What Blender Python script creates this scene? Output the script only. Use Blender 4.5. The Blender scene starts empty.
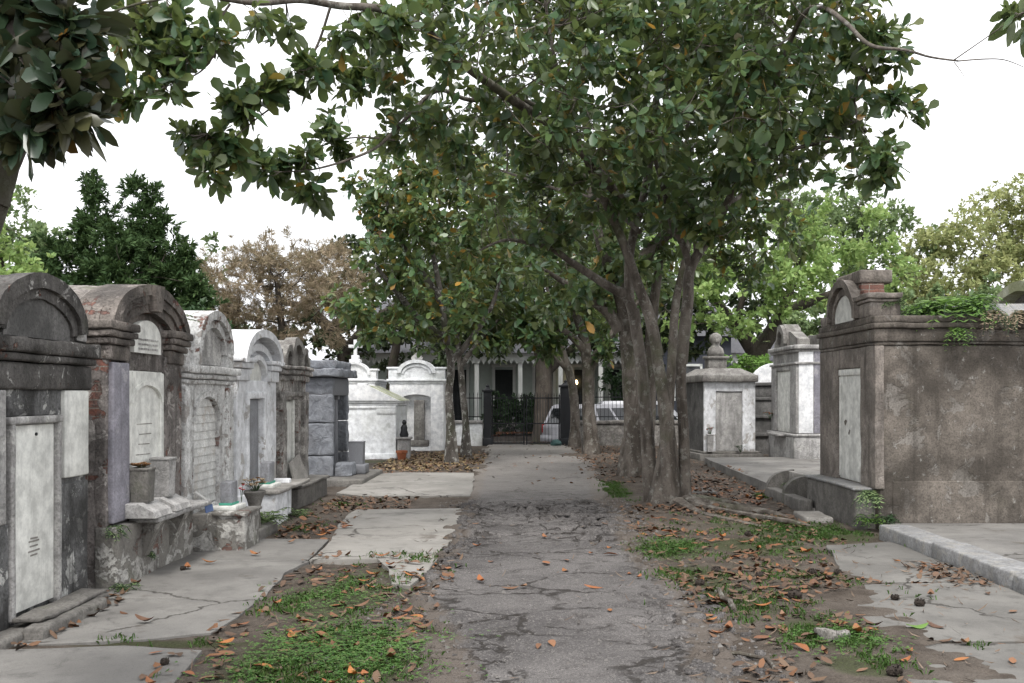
import bpy, bmesh, math, random
import numpy as np
from mathutils import Vector, Matrix, noise as mnoise
R = math.radians
PI = math.pi
random.seed(7)
rng = np.random.default_rng(11)
scene = bpy.context.scene
COL = scene.collection
F, CX, HY, H = 1024.0, 525.0, 395.0, 1.65          # focal length in px, vanishing point, horizon row, eye height

def at(px, py, y):
    return Vector(((px - CX) / F * y, y, H - (py - HY) / F * y))

# ------------------------------------------------------------------ numpy value noise
def _hash(ix, iy, iz, seed):
    h = (ix.astype(np.int64) * 374761393 + iy.astype(np.int64) * 668265263 + iz.astype(np.int64) * 2147483647 + seed * 1274126177) & 0xFFFFFFFF
    h = ((h ^ (h >> 13)) * 1274126177) & 0xFFFFFFFF
    h = ((h ^ (h >> 16)) * 2246822519) & 0xFFFFFFFF
    h = h ^ (h >> 15)
    return (h & 0xFFFFFF) / float(0xFFFFFF)

def vnoise(p, seed=0):
    p = np.asarray(p, float)
    i = np.floor(p); f = p - i
    f = f * f * (3 - 2 * f)
    i = i.astype(np.int64)
    r = 0
    for dx in (0, 1):
        wx = f[:, 0] if dx else 1 - f[:, 0]
        for dy in (0, 1):
            wy = f[:, 1] if dy else 1 - f[:, 1]
            for dz in (0, 1):
                wz = f[:, 2] if dz else 1 - f[:, 2]
                r = r + wx * wy * wz * _hash(i[:, 0] + dx, i[:, 1] + dy, i[:, 2] + dz, seed)
    return r * 2 - 1

def fbm(p, seed=0, octv=4):
    p = np.asarray(p, float); s = 0; a = 1; t = 0
    for k in range(octv):
        s = s + a * vnoise(p * 2.03 ** k, seed + 17 * k); t += a; a *= .5
    return s / t

# ------------------------------------------------------------------ objects
def tag(o, label=None, cat=None, group=None, kind=None):
    if label: o['label'] = label
    if cat: o['category'] = cat
    if group: o['group'] = group
    if kind: o['kind'] = kind
    return o

def empty(name, loc, rz=0.0, label=None, cat=None, group=None):
    o = bpy.data.objects.new(name, None)
    o.empty_display_size = .2
    COL.objects.link(o)
    o.location = loc; o.rotation_euler = (0, 0, rz)
    return tag(o, label, cat, group)

def link(name, me, mats, parent=None):
    o = bpy.data.objects.new(name, me)
    COL.objects.link(o)
    if mats is not None:
        for m in (mats if isinstance(mats, (list, tuple)) else [mats]):
            me.materials.append(m)
    if parent is not None:
        o.parent = parent
    return o

def copy_tree(o, parent=None):
    c = o.copy(); COL.objects.link(c); c.parent = parent
    for ch in list(o.children):
        copy_tree(ch, c)
    return c

class MB:
    """collects shapes, links them as one mesh"""
    def __init__(s):
        s.v = []; s.f = []
    def add(s, vs, fs):
        n = len(s.v)
        s.v.extend([tuple(v) for v in vs]); s.f.extend([tuple(i + n for i in f) for f in fs])
        return s
    def box(s, x0, x1, y0, y1, z0, z1, cell=.16, ch=.012):
        if x0 > x1: x0, x1 = x1, x0
        if y0 > y1: y0, y1 = y1, y0
        if z0 > z1: z0, z1 = z1, z0
        def lines(a, b):
            L = b - a; c = min(ch, L * .25); n = max(1, int(round((L - 2 * c) / cell))); n = min(n, 28)
            return [a] + [a + c + (L - 2 * c) * k / n for k in range(n + 1)] + [b], c
        (X, cx), (Y, cy), (Z, cz) = lines(x0, x1), lines(y0, y1), lines(z0, z1)
        nx, ny, nz = len(X), len(Y), len(Z)
        idx = {}; vs = []; fs = []
        def vid(i, j, k):
            t = (i, j, k)
            if t in idx: return idx[t]
            ex, ey, ez = i in (0, nx - 1), j in (0, ny - 1), k in (0, nz - 1)
            x, y, z = X[i], Y[j], Z[k]
            if ex + ey + ez >= 2:
                q = .34 if ex + ey + ez == 2 else .45
                if ex: x += cx * q * (1 if i == 0 else -1)
                if ey: y += cy * q * (1 if j == 0 else -1)
                if ez: z += cz * q * (1 if k == 0 else -1)
            idx[t] = len(vs); vs.append((x, y, z)); return idx[t]
        for i in range(nx - 1):
            for j in range(ny - 1):
                fs.append((vid(i, j, 0), vid(i, j + 1, 0), vid(i + 1, j + 1, 0), vid(i + 1, j, 0)))
                fs.append((vid(i, j, nz - 1), vid(i + 1, j, nz - 1), vid(i + 1, j + 1, nz - 1), vid(i, j + 1, nz - 1)))
        for i in range(nx - 1):
            for k in range(nz - 1):
                fs.append((vid(i, 0, k), vid(i + 1, 0, k), vid(i + 1, 0, k + 1), vid(i, 0, k + 1)))
                fs.append((vid(i, ny - 1, k), vid(i, ny - 1, k + 1), vid(i + 1, ny - 1, k + 1), vid(i + 1, ny - 1, k)))
        for j in range(ny - 1):
            for k in range(nz - 1):
                fs.append((vid(0, j, k), vid(0, j, k + 1), vid(0, j + 1, k + 1), vid(0, j + 1, k)))
                fs.append((vid(nx - 1, j, k), vid(nx - 1, j + 1, k), vid(nx - 1, j + 1, k + 1), vid(nx - 1, j, k + 1)))
        return s.add(vs, fs)
    def slab(s, x0, x1, y0, y1, z0, z1):                     # cheap box
        vs = [(x, y, z) for z in (z0, z1) for x, y in ((x0, y0), (x1, y0), (x1, y1), (x0, y1))]
        return s.add(vs, [(3, 2, 1, 0), (4, 5, 6, 7), (0, 1, 5, 4), (1, 2, 6, 5), (2, 3, 7, 6), (3, 0, 4, 7)])
    def hexa(s, lo, hi):                                     # two quads (4 points each), bottom and top
        return s.add(list(lo) + list(hi), [(3, 2, 1, 0), (4, 5, 6, 7), (0, 1, 5, 4), (1, 2, 6, 5), (2, 3, 7, 6), (3, 0, 4, 7)])
    def prism(s, prof, y0, y1, ny=1, axis='y', cap=True):    # closed profile in x-z extruded along y (or y-z along x)
        n = len(prof); vs = []; fs = []
        for k in range(ny + 1):
            y = y0 + (y1 - y0) * k / ny
            for a, b in prof:
                vs.append((a, y, b) if axis == 'y' else ((y, a, b) if axis == 'x' else (a, b, y)))
        for k in range(ny):
            for i in range(n):
                j = (i + 1) % n
                fs.append((k * n + i, k * n + j, (k + 1) * n + j, (k + 1) * n + i))
        if cap:
            fs.append(tuple(range(n))[::-1]); fs.append(tuple(ny * n + i for i in range(n)))
        return s.add(vs, fs)
    def arch(s, cx, cz, ro, zo, ri, zi, y0, y1, n=22, a0=0.0, a1=PI):
        vs = []; fs = []
        for k in range(n + 1):
            a = a0 + (a1 - a0) * k / n; c, q = math.cos(a), math.sin(a)
            vs += [(cx + ro * c, y0, cz + zo * q), (cx + ro * c, y1, cz + zo * q), (cx + ri * c, y1, cz + zi * q), (cx + ri * c, y0, cz + zi * q)]
        for k in range(n):
            b = k * 4
            for i in range(4):
                j = (i + 1) % 4
                fs.append((b + i, b + j, b + 4 + j, b + 4 + i))
        fs.append((3, 2, 1, 0)); fs.append((n * 4, n * 4 + 1, n * 4 + 2, n * 4 + 3))
        return s.add(vs, fs)
    def dome(s, cx, cz, rx, rz, y0, y1, ny=1, base=None, n=22):  # half disc (with an optional straight foot) extruded along y
        p = [(cx + rx * math.cos(PI * k / n), cz + rz * math.sin(PI * k / n)) for k in range(n + 1)]
        if base is not None:
            p += [(cx - rx, base), (cx + rx, base)]
        return s.prism(p, y0, y1, ny)
    def spandrel(s, cx, cz, rx, rz, x0, x1, zt, y0, y1, n=16):   # wall above an arched opening
        for k in range(n):
            a, b = PI * k / n, PI * (k + 1) / n
            p = [(cx + rx * math.cos(a), cz + rz * math.sin(a)), (cx + rx * math.cos(b), cz + rz * math.sin(b))]
            s.hexa([(p[1][0], y0, p[1][1]), (p[0][0], y0, p[0][1]), (p[0][0], y1, p[0][1]), (p[1][0], y1, p[1][1])],
                   [(p[1][0], y0, zt), (p[0][0], y0, zt), (p[0][0], y1, zt), (p[1][0], y1, zt)])
        return s
    def tube(s, pts, rad, sides=8, flute=0.0, seed=0, cap=True, aspect=1.0):
        pts = [Vector(p) for p in pts]; n = len(pts); vs = []; fs = []
        t = (pts[1] - pts[0]).normalized()
        u = t.orthogonal().normalized()
        for i in range(n):
            if i == 0: d = pts[1] - pts[0]
            elif i == n - 1: d = pts[-1] - pts[-2]
            else: d = pts[i + 1] - pts[i - 1]
            d = d.normalized() if d.length > 1e-9 else t
            u = (u - d * u.dot(d))
            u = u.normalized() if u.length > 1e-6 else d.orthogonal().normalized()
            w = d.cross(u)
            for k in range(sides):
                a = 2 * PI * k / sides
                r = rad[i]
                if flute:
                    q = mnoise.noise(Vector((math.cos(a) * 1.6 + seed, math.sin(a) * 1.6, pts[i].z * .7 + seed)))
                    q2 = mnoise.noise(Vector((math.cos(a) * 4 + seed, math.sin(a) * 4, pts[i].z * 2.2)))
                    r *= 1 + flute * (q + .4 * q2)
                vs.append(pts[i] + (u * math.cos(a) + w * math.sin(a) * aspect) * r)
        for i in range(n - 1):
            for k in range(sides):
                j = (k + 1) % sides
                fs.append((i * sides + k, i * sides + j, (i + 1) * sides + j, (i + 1) * sides + k))
        if cap:
            fs.append(tuple(range(sides))[::-1]); fs.append(tuple((n - 1) * sides + k for k in range(sides)))
        return s.add(vs, fs)
    def lathe(s, cx, cy, prof, n=16, sq=0.0):                # profile of (r, z) turned about a vertical axis
        vs = []; fs = []
        for r, z in prof:
            for k in range(n):
                a = 2 * PI * k / n
                vs.append((cx + r * math.cos(a), cy + r * math.sin(a), z))
        m = len(prof)
        for i in range(m - 1):
            for k in range(n):
                j = (k + 1) % n
                fs.append((i * n + k, i * n + j, (i + 1) * n + j, (i + 1) * n + k))
        fs.append(tuple(range(n))[::-1]); fs.append(tuple((m - 1) * n + k for k in range(n)))
        return s.add(vs, fs)
    def build(s, name, m, parent=None, jit=.004, seed=0, angle=38, freq=3.0):
        v = np.array(s.v, float)
        if jit and len(v):
            off = np.array([parent.location.x, parent.location.y, 0]) if parent is not None else np.zeros(3)
            q = v + off
            for k in range(3):
                v[:, k] += jit * (vnoise(q * freq + 5.3 * k, 31 + k + seed) + .7 * vnoise(q * freq * 4.1 + 3.1 * k, 71 + k + seed))
        me = bpy.data.meshes.new(name)
        me.from_pydata([tuple(x) for x in v], [], s.f)
        bm = bmesh.new(); bm.from_mesh(me)
        bmesh.ops.recalc_face_normals(bm, faces=bm.faces)
        bm.to_mesh(me); bm.free()
        me.shade_smooth(); me.set_sharp_from_angle(angle=R(angle))
        return link(name, me, m, parent)

def fast_mesh(name, verts, loops, sizes, mats, parent=None, smooth=False, mat_idx=None):
    """big meshes straight from numpy"""
    me = bpy.data.meshes.new(name)
    verts = np.asarray(verts, np.float32)
    me.vertices.add(len(verts)); me.vertices.foreach_set('co', verts.ravel())
    loops = np.asarray(loops, np.int32).ravel()
    me.loops.add(len(loops)); me.loops.foreach_set('vertex_index', loops)
    sizes = np.asarray(sizes, np.int32)
    st = np.zeros(len(sizes), np.int32); st[1:] = np.cumsum(sizes)[:-1]
    me.polygons.add(len(sizes)); me.polygons.foreach_set('loop_start', st)
    if mat_idx is not None: me.polygons.foreach_set('material_index', np.asarray(mat_idx, np.int32))
    if smooth: me.polygons.foreach_set('use_smooth', np.ones(len(sizes), bool))
    me.update(calc_edges=True)
    me.validate()
    return link(name, me, mats, parent)

# ------------------------------------------------------------------ materials
class NT:
    def __init__(s, m):
        m.use_nodes = True
        s.t = m.node_tree; s.t.nodes.clear()
    def n(s, typ, props=None, **inp):
        nd = s.t.nodes.new('ShaderNode' + typ)
        for k, v in (props or {}).items(): setattr(nd, k, v)
        for k, v in inp.items():
            key = k.replace('_', ' ')
            sock = nd.inputs[int(k[1:])] if k[0] == 'i' and k[1:].isdigit() else nd.inputs[key]
            if hasattr(v, 'is_output'): s.t.links.new(v, sock)
            else:
                if sock.type == 'RGBA' and hasattr(v, '__len__') and len(v) == 3: v = (*v, 1)
                sock.default_value = v
        return nd
    def mix(s, fac, a, b, mode='MIX'):
        nd = s.t.nodes.new('ShaderNodeMix'); nd.data_type = 'RGBA'; nd.blend_type = mode
        for i, v in ((0, fac), (6, a), (7, b)):
            if hasattr(v, 'is_output'): s.t.links.new(v, nd.inputs[i])
            else: nd.inputs[i].default_value = (*v, 1) if hasattr(v, '__len__') and len(v) == 3 else v
        return nd.outputs[2]
    def ramp(s, fac, a, b, lo=0.0, hi=1.0):
        nd = s.n('MapRange', {'interpolation_type': 'SMOOTHSTEP'}, Value=fac)
        nd.inputs[1].default_value = a; nd.inputs[2].default_value = b; nd.inputs[3].default_value = lo; nd.inputs[4].default_value = hi
        return nd.outputs[0]
    def math(s, op, a, b=None, clamp=False):
        nd = s.t.nodes.new('ShaderNodeMath'); nd.operation = op; nd.use_clamp = clamp
        for i, v in ((0, a), (1, b)):
            if v is None: continue
            if hasattr(v, 'is_output'): s.t.links.new(v, nd.inputs[i])
            else: nd.inputs[i].default_value = v
        return nd.outputs[0]
    def coord(s, loc=(0, 0, 0), scale=(1, 1, 1), src='Object'):
        tc = s.n('TexCoord')
        mp = s.n('Mapping', Vector=tc.outputs[src])
        mp.inputs['Location'].default_value = loc; mp.inputs['Scale'].default_value = scale
        return mp.outputs[0]
    def noise(s, vec, scale, detail=5, rough=.6, dist=0.0):
        return s.n('TexNoise', Vector=vec, Scale=scale, Detail=detail, Roughness=rough, Distortion=dist).outputs[0]
    def bump(s, h, strength=.4, dist=.02, normal=None):
        nd = s.n('Bump', Height=h, Strength=strength, Distance=dist)
        if normal is not None: s.t.links.new(normal, nd.inputs['Normal'])
        return nd.outputs[0]
    def out(s, col, rough=.85, normal=None, spec=.3, metal=0.0, **kw):
        b = s.n('BsdfPrincipled', Base_Color=col, Roughness=rough, Metallic=metal)
        b.inputs['Specular IOR Level'].default_value = spec
        if normal is not None: s.t.links.new(normal, b.inputs['Normal'])
        for k, v in kw.items(): b.inputs[k.replace('_', ' ')].default_value = v
        o = s.n('OutputMaterial'); s.t.links.new(b.outputs[0], o.inputs[0])
        return b

_seed = [0]
def mk(name):
    m = bpy.data.materials.new(name); _seed[0] += 1
    return m, NT(m), (_seed[0] * 3.7, _seed[0] * 1.9, _seed[0] * 2.3)

def plain(name, col, rough=.6, var=.15, scale=6, bump=.15, metal=0.0, spec=.4):
    m, t, o = mk(name)
    c = t.coord(o)
    a = t.noise(c, scale, 6); b = t.noise(c, scale * 9, 4)
    f = t.math('ADD', t.math('MULTIPLY', a, .7), t.math('MULTIPLY', b, .3))
    colr = t.mix(t.ramp(f, .3, .7), tuple(x * (1 - var) for x in col), tuple(min(1, x * (1 + var)) for x in col))
    t.out(colr, rough, t.bump(b, bump, .01), spec, metal)
    return m

def weathered(name, base, dark, amt=.5, streak=.5, peel=None, peel_amt=0.0, brick=0.0, moss=0.0, rough=.9, bump=.5, scale=1.6, cut=(.42, .62), stainhi=0.0, lich_amt=None, fine_amt=.5):
    """lime-washed or cement plaster with lichen stains, run-off streaks, lost patches, exposed brick"""
    m, t, o = mk(name)
    c = t.coord(o)
    big = t.noise(c, scale, 8, .62, .4)
    mid = t.noise(c, scale * 4.3, 8, .68)
    fine = t.noise(c, 46, 4, .6)
    st = t.noise(t.coord((o[1], o[2], o[0]), (5.5, 5.5, .55)), 1.6, 7, .65)
    col = t.mix(t.ramp(mid, .3, .7), tuple(x * .70 for x in base), tuple(min(1, x * 1.16) for x in base))
    if peel is not None:
        pf = t.ramp(t.noise(c, scale * 2.2, 11, .66, .6), .60 - .3 * peel_amt, .63 - .3 * peel_amt)
        col = t.mix(pf, col, peel)
    else:
        pf = None
    if brick > 0:
        sx = t.n('SeparateXYZ', Vector=t.coord((0, 0, 0)))
        u = t.math('ADD', sx.outputs[0], sx.outputs[1])
        cv = t.n('CombineXYZ', X=u, Y=sx.outputs[2]).outputs[0]
        br = t.n('TexBrick', {'offset': .5}, Vector=cv, Color1=(.26, .10, .07), Color2=(.17, .075, .06), Mortar=(.30, .27, .23), Scale=1.0)
        br.inputs['Mortar Size'].default_value = .006; br.inputs['Brick Width'].default_value = .20; br.inputs['Row Height'].default_value = .07
        bcol = t.mix(t.ramp(mid, .35, .7, 0, .8), br.outputs[0], (.12, .10, .09))
        bf = t.ramp(t.noise(t.coord((o[2], o[0], o[1])), scale * 1.5, 10, .64, .5), .62 - .36 * brick, .65 - .36 * brick)
        col = t.mix(bf, col, bcol)
    sf = t.math('MULTIPLY', t.ramp(big, cut[0], cut[1]), amt)
    col = t.mix(sf, col, dark)
    s2 = t.math('MULTIPLY', t.ramp(st, .48, .70), streak)
    col = t.mix(s2, col, tuple(x * .8 for x in dark))
    if stainhi:
        col = t.mix(t.math('MULTIPLY', t.ramp(t.noise(t.coord((o[0], o[2], o[1])), 9, 6, .7), .60, .68), stainhi), col, (.60, .60, .57))
    if moss:
        mf = t.math('MULTIPLY', t.ramp(t.noise(t.coord((o[1], o[0], o[2])), 2.4, 8, .66), .55, .68), moss)
        col = t.mix(mf, col, (.075, .10, .03))
    col = t.mix(t.ramp(fine, .40, .72, .0, fine_amt), col, tuple(x * .55 for x in dark))
    lich = t.noise(t.coord((o[0], o[1], o[2])), 19, 7, .72, .3)
    col = t.mix(t.math('MULTIPLY', t.ramp(lich, .56, .66), (.12 + .5 * amt) if lich_amt is None else lich_amt), col, tuple(x * .75 for x in dark))
    h = t.math('ADD', t.math('MULTIPLY', mid, .6), t.math('MULTIPLY', fine, .35))
    if pf is not None: h = t.math('SUBTRACT', h, t.math('MULTIPLY', pf, .25))
    if brick > 0:
        h = t.math('SUBTRACT', h, t.math('MULTIPLY', bf, .35))
        h = t.math('SUBTRACT', h, t.math('MULTIPLY', t.math('MULTIPLY', bf, br.outputs[1]), .3))
    t.out(col, rough, t.bump(h, bump, .025), .25)
    return m

def bark(name, a, b, spots=(.36, .36, .33), spot=.5):
    m, t, o = mk(name)
    c = t.coord(o)
    n1 = t.noise(t.coord(o, (1, 1, .35)), 5, 8, .65, .5); n2 = t.noise(c, 38, 5, .65); n3 = t.noise(c, 9, 8, .7)
    col = t.mix(t.ramp(n1, .34, .66), a, b)
    col = t.mix(t.math('MULTIPLY', t.ramp(n3, .53, .62), spot), col, spots)
    col = t.mix(t.ramp(n2, .55, .72, 0, .55), col, tuple(x * .5 for x in a))
    g = t.noise(t.coord((o[2], o[1], o[0])), 1.3, 6, .6)
    col = t.mix(t.ramp(g, .52, .70, 0, .45), col, (.07, .085, .04))
    rg = t.noise(t.coord(o, (1.2, 1.2, 4.5)), 7, 5, .6, .8)
    h = t.math('ADD', t.math('ADD', t.math('MULTIPLY', n1, .5), t.math('MULTIPLY', n2, .35)), t.math('MULTIPLY', rg, .35))
    t.out(col, .9, t.bump(h, .75, .03), .2)
    return m

def leaf_mat(name, cols, under=None, rough=.38, trans=.22, odd=None, odd_p=.04, spec=.5):
    """two-sided leaf, its colour picked per leaf"""
    m, t, o = mk(name)
    geo = t.n('NewGeometry')
    rnd = geo.outputs['Random Per Island']
    rp = t.n('ValToRGB', Fac=rnd)
    cr = rp.color_ramp; cr.interpolation = 'LINEAR'
    while len(cr.elements) < len(cols): cr.elements.new(.5)
    for i, c in enumerate(cols):
        cr.elements[i].position = i / (len(cols) - 1) * (1 - (odd_p if odd else 0)); cr.elements[i].color = (*c, 1)
    if odd:
        e = cr.elements.new(min(.999, 1 - odd_p + .002)); e.color = (*odd, 1)
    col = rp.outputs[0]
    # big slow differences through the crown: younger and older growth
    g = t.noise(t.coord(o), .9, 3, .5)
    col = t.mix(t.ramp(g, .35, .7, 0, .55), col, tuple(min(1, x * 1.45 + .01) for x in cols[len(cols) // 2]))
    top = col
    if under is not None:
        top = t.mix(geo.outputs['Backfacing'], col, t.mix(.45, col, under))
    p = t.n('BsdfPrincipled', Base_Color=top, Roughness=rough)
    p.inputs['Specular IOR Level'].default_value = spec
    tr = t.n('BsdfTranslucent', Color=t.mix(.5, col, tuple(x * 1.6 for x in cols[-1])))
    mx = t.n('MixShader', Fac=trans); t.t.links.new(p.outputs[0], mx.inputs[1]); t.t.links.new(tr.outputs[0], mx.inputs[2])
    oo = t.n('OutputMaterial'); t.t.links.new(mx.outputs[0], oo.inputs[0])
    return m

M = {}
M['marble'] = weathered('white_marble', (.74, .74, .70), (.30, .30, .29), .5, .3, rough=.55, bump=.1, cut=(.52, .75), lich_amt=.05, fine_amt=.12)
M['marble_grey'] = weathered('grey_veined_marble', (.30, .305, .325), (.19, .19, .20), .6, .5, rough=.5, bump=.12)
M['black_plaster'] = weathered('blackened_plaster', (.125, .118, .112), (.034, .032, .030), .8, .55, (.42, .41, .39), .06, .05, .12, bump=.9, scale=2.4)
M['t1_body'] = weathered('streaked_grey_plaster', (.17, .17, .17), (.036, .035, .034), .85, .8, (.52, .52, .50), .22, .0, .0, bump=.8, scale=2.2)
M['t2_brick'] = weathered('plaster_lost_over_brick', (.235, .212, .20), (.062, .056, .052), .7, .6, (.44, .41, .385), .2, .11, .0, bump=1.0, scale=2.6)
M['t2_dark'] = weathered('dark_old_render', (.21, .185, .165), (.06, .054, .05), .8, .5, (.34, .30, .275), .12, .10, .1, bump=1.0, scale=2.2)
M['t2_base'] = weathered('flaking_limewash', (.52, .51, .48), (.16, .15, .14), .55, .3, (.22, .21, .19), .45, .08, .25, bump=1.0, scale=2.6)
M['purple_wash'] = weathered('faded_lilac_wash', (.31, .30, .34), (.19, .185, .21), .6, .6, (.40, .39, .41), .15, bump=.25)
M['t3_body'] = weathered('peeling_white_wash', (.70, .70, .69), (.22, .21, .20), .30, .5, (.36, .34, .32), .14, .05, .0, bump=.7, scale=2.4, lich_amt=.18)
M['t3_roof'] = weathered('white_roof_paint', (.72, .73, .73), (.30, .27, .25), .35, .2, (.42, .27, .23), .08, bump=.5, scale=3.2)
M['t4_body'] = weathered('white_stucco', (.76, .77, .79), (.36, .36, .37), .25, .3, (.42, .40, .38), .04, bump=.25, lich_amt=.04, fine_amt=.15)
M['t4_roof'] = weathered('pinkish_roof_render', (.38, .29, .27), (.20, .18, .17), .5, .2, (.55, .52, .50), .02, bump=.6, scale=3)
M['t5_body'] = weathered('ruined_render', (.36, .34, .32), (.08, .075, .07), .7, .6, (.52, .50, .47), .3, .1, .12, bump=1.0, scale=2.8)
M['roof_render'] = weathered('rough_roof_render', (.25, .225, .205), (.11, .10, .09), .65, .1, (.33, .30, .28), .3, .0, .35, bump=1.0, scale=3)
M['r1_wall'] = weathered('brown_grey_render', (.190, .166, .143), (.053, .046, .039), .85, .55, (.25, .23, .208), .16, 0, .05, bump=.7, scale=1.3, cut=(.36, .64), stainhi=.3)
M['r1_front'] = weathered('pale_brown_render', (.30, .265, .235), (.11, .097, .086), .7, .75, (.34, .305, .275), .2, 0, .1, bump=.7, scale=2)
M['brick'] = weathered('open_brick', (.33, .26, .22), (.14, .12, .10), .3, .2, None, 0, 1.0, .1, bump=1.0)
M['white_far'] = weathered('clean_white_wash', (.86, .88, .91), (.52, .52, .52), .2, .15, bump=.2, lich_amt=.0, fine_amt=.12)
M['white_moss'] = weathered('white_wash_mossy', (.82, .84, .87), (.50, .51, .44), .25, .15, moss=.25, bump=.25, lich_amt=.0, fine_amt=.12)
M['mossy_top'] = weathered('mossy_coping', (.52, .53, .44), (.22, .24, .10), .7, .2, moss=.95, bump=.6)
M['grey_tomb'] = weathered('grey_white_render', (.46, .45, .44), (.15, .145, .14), .5, .5, (.56, .55, .53), .2, bump=.6)
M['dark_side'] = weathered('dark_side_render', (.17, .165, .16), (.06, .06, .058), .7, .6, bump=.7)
M['scroll'] = weathered('lichen_stone', (.29, .28, .26), (.11, .10, .095), .65, .5, moss=.15, bump=.9, scale=3)
M['concrete'] = weathered('old_concrete', (.30, .285, .265), (.17, .16, .145), .6, .0, (.35, .335, .315), .18, 0, .08, bump=.5, scale=1.1)
M['concrete_light'] = weathered('pale_concrete', (.31, .298, .275), (.20, .19, .17), .55, .0, (.44, .42, .39), .2, 0, .05, bump=.5, scale=1.2)
M['concrete_dark'] = weathered('mossy_dark_concrete', (.20, .19, .175), (.09, .085, .08), .6, .4, moss=.25, bump=.7, scale=2)
M['granite_curb'] = weathered('grey_marble_coping', (.285, .285, .285), (.15, .15, .15), .5, .1, (.30, .29, .27), .25, bump=.4, scale=3)
M['siding_white'] = weathered('white_painted_boards', (.70, .70, .68), (.44, .43, .41), .35, .3, (.55, .52, .48), .12, bump=.2)
M['bark'] = bark('magnolia_bark', (.056, .047, .039), (.160, .140, .121), (.32, .32, .29), .4)
M['bark_spotted'] = bark('spotted_magnolia_bark', (.050, .044, .038), (.17, .155, .14), (.42, .42, .39), .85)
M['bark_dark'] = bark('dark_oak_bark', (.045, .038, .032), (.085, .072, .06), (.13, .13, .11), .3)
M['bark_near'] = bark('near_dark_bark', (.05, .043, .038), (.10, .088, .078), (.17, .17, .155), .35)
M['mag_leaf'] = leaf_mat('magnolia_leaves', [(.022, .056, .032), (.036, .082, .040), (.055, .108, .042), (.090, .142, .044), (.15, .18, .05)], (.10, .095, .042), .33, .36, (.34, .17, .02), .022)
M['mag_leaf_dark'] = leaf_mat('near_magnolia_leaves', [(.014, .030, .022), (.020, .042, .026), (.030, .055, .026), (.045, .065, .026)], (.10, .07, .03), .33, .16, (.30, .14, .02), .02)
M['mag_leaf_light'] = leaf_mat('yellowing_magnolia_leaves', [(.034, .084, .040), (.054, .115, .046), (.088, .150, .048), (.155, .19, .052)], (.14, .10, .035), .38, .28, (.40, .20, .02), .05)
M['cypress_leaf'] = leaf_mat('dark_cypress_foliage', [(.024, .050, .018), (.042, .080, .026), (.070, .112, .036)], None, .7, .12, spec=.2)
M['brown_leaf'] = leaf_mat('russet_fine_foliage', [(.16, .122, .082), (.24, .186, .13), (.32, .255, .185), (.21, .20, .11)], None, .8, .3, spec=.15)
M['bright_leaf'] = leaf_mat('glare_lifted_foliage', [(.13, .22, .07), (.18, .285, .09), (.24, .345, .11), (.29, .36, .13)], None, .6, .35, spec=.25)  # greens raised so the colour carries the glare on far trees
M['mid_leaf'] = leaf_mat('mid_green_foliage', [(.085, .14, .065), (.12, .18, .08), (.165, .23, .10), (.20, .25, .11)], None, .6, .3, spec=.25)  # lightened too, glare on distant crowns put into the colour
M['yellow_leaf'] = leaf_mat('yellow_green_foliage', [(.19, .24, .10), (.255, .30, .12), (.32, .34, .145), (.28, .29, .14)], None, .65, .35, spec=.2)  # paled in colour for glare over the distant tree
M['dark_leaf'] = leaf_mat('dark_oak_foliage', [(.014, .026, .012), (.024, .042, .017), (.038, .058, .022), (.060, .070, .028)], None, .55, .2, spec=.3)
M['shrub_leaf'] = leaf_mat('shrub_foliage', [(.018, .042, .018), (.030, .062, .024), (.045, .085, .03)], None, .5, .25, spec=.3)
M['fern_leaf'] = leaf_mat('fresh_fern_leaves', [(.07, .15, .03), (.10, .20, .04), (.14, .25, .055), (.10, .16, .04)], None, .55, .35, spec=.25)
M['grass'] = leaf_mat('short_grass', [(.040, .112, .024), (.060, .145, .032), (.088, .18, .042), (.13, .16, .06)], None, .6, .35, spec=.2)
M['iron'] = plain('black_iron', (.012, .013, .016), .5, .2, 8, .2)
M['cone'] = plain('dark_seed_cone', (.035, .026, .02), .85, .4, 30, .8)
M['granite_smooth'] = plain('smooth_grey_granite', (.17, .175, .19), .55, .12, 60, .2)
M['doorway_shade'] = plain('painted_doorway_shade', (.05, .05, .055), .8, .2, 5, .2)
M['glass'] = plain('dark_glass', (.012, .014, .016), .06, .1, 2, .0, spec=.6)
M['terracotta'] = plain('terracotta', (.30, .10, .045), .8, .2, 9, .3)
M['red_flower'] = plain('faded_red_petals', (.50, .06, .07), .6, .3, 20, .2)
M['pale_flower'] = plain('dried_cream_petals', (.42, .33, .22), .8, .3, 20, .2)
M['green_stain'] = plain('verdigris_stain', (.06, .28, .20), .7, .25, 12, .2)
M['rust_flower'] = plain('dried_brown_flowers', (.22, .12, .055), .9, .4, 30, .4)
M['car_silver'] = plain('silver_car_paint', (.42, .42, .45), .3, .03, 2, .0, .3, .5)
M['car_white'] = plain('white_car_paint', (.66, .67, .70), .28, .03, 2, .0, 0, .5)
M['tyre'] = plain('tyre_rubber', (.018, .018, .018), .9, .2, 20, .3)
M['rim'] = plain('alloy_rim', (.4, .4, .42), .35, .1, 5, .0, .7)
M['tail_red'] = plain('red_lamp_lens', (.30, .012, .010), .2, .1, 5, .0)
M['house_wall'] = plain('pale_green_boards', (.50, .56, .52), .7, .08, 4, .2)
M['house_trim'] = plain('white_trim_paint', (.72, .74, .72), .6, .06, 4, .1)
M['shutter'] = plain('black_green_shutters', (.014, .017, .018), .6, .3, 5, .2)
M['slate'] = plain('grey_roof_slates', (.09, .09, .10), .8, .2, 7, .4)
M['blue_house'] = plain('grey_blue_boards', (.36, .40, .43), .7, .1, 3, .2)
M['blue_roof'] = plain('purple_grey_roof', (.17, .17, .26), .75, .15, 5, .3)
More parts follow.
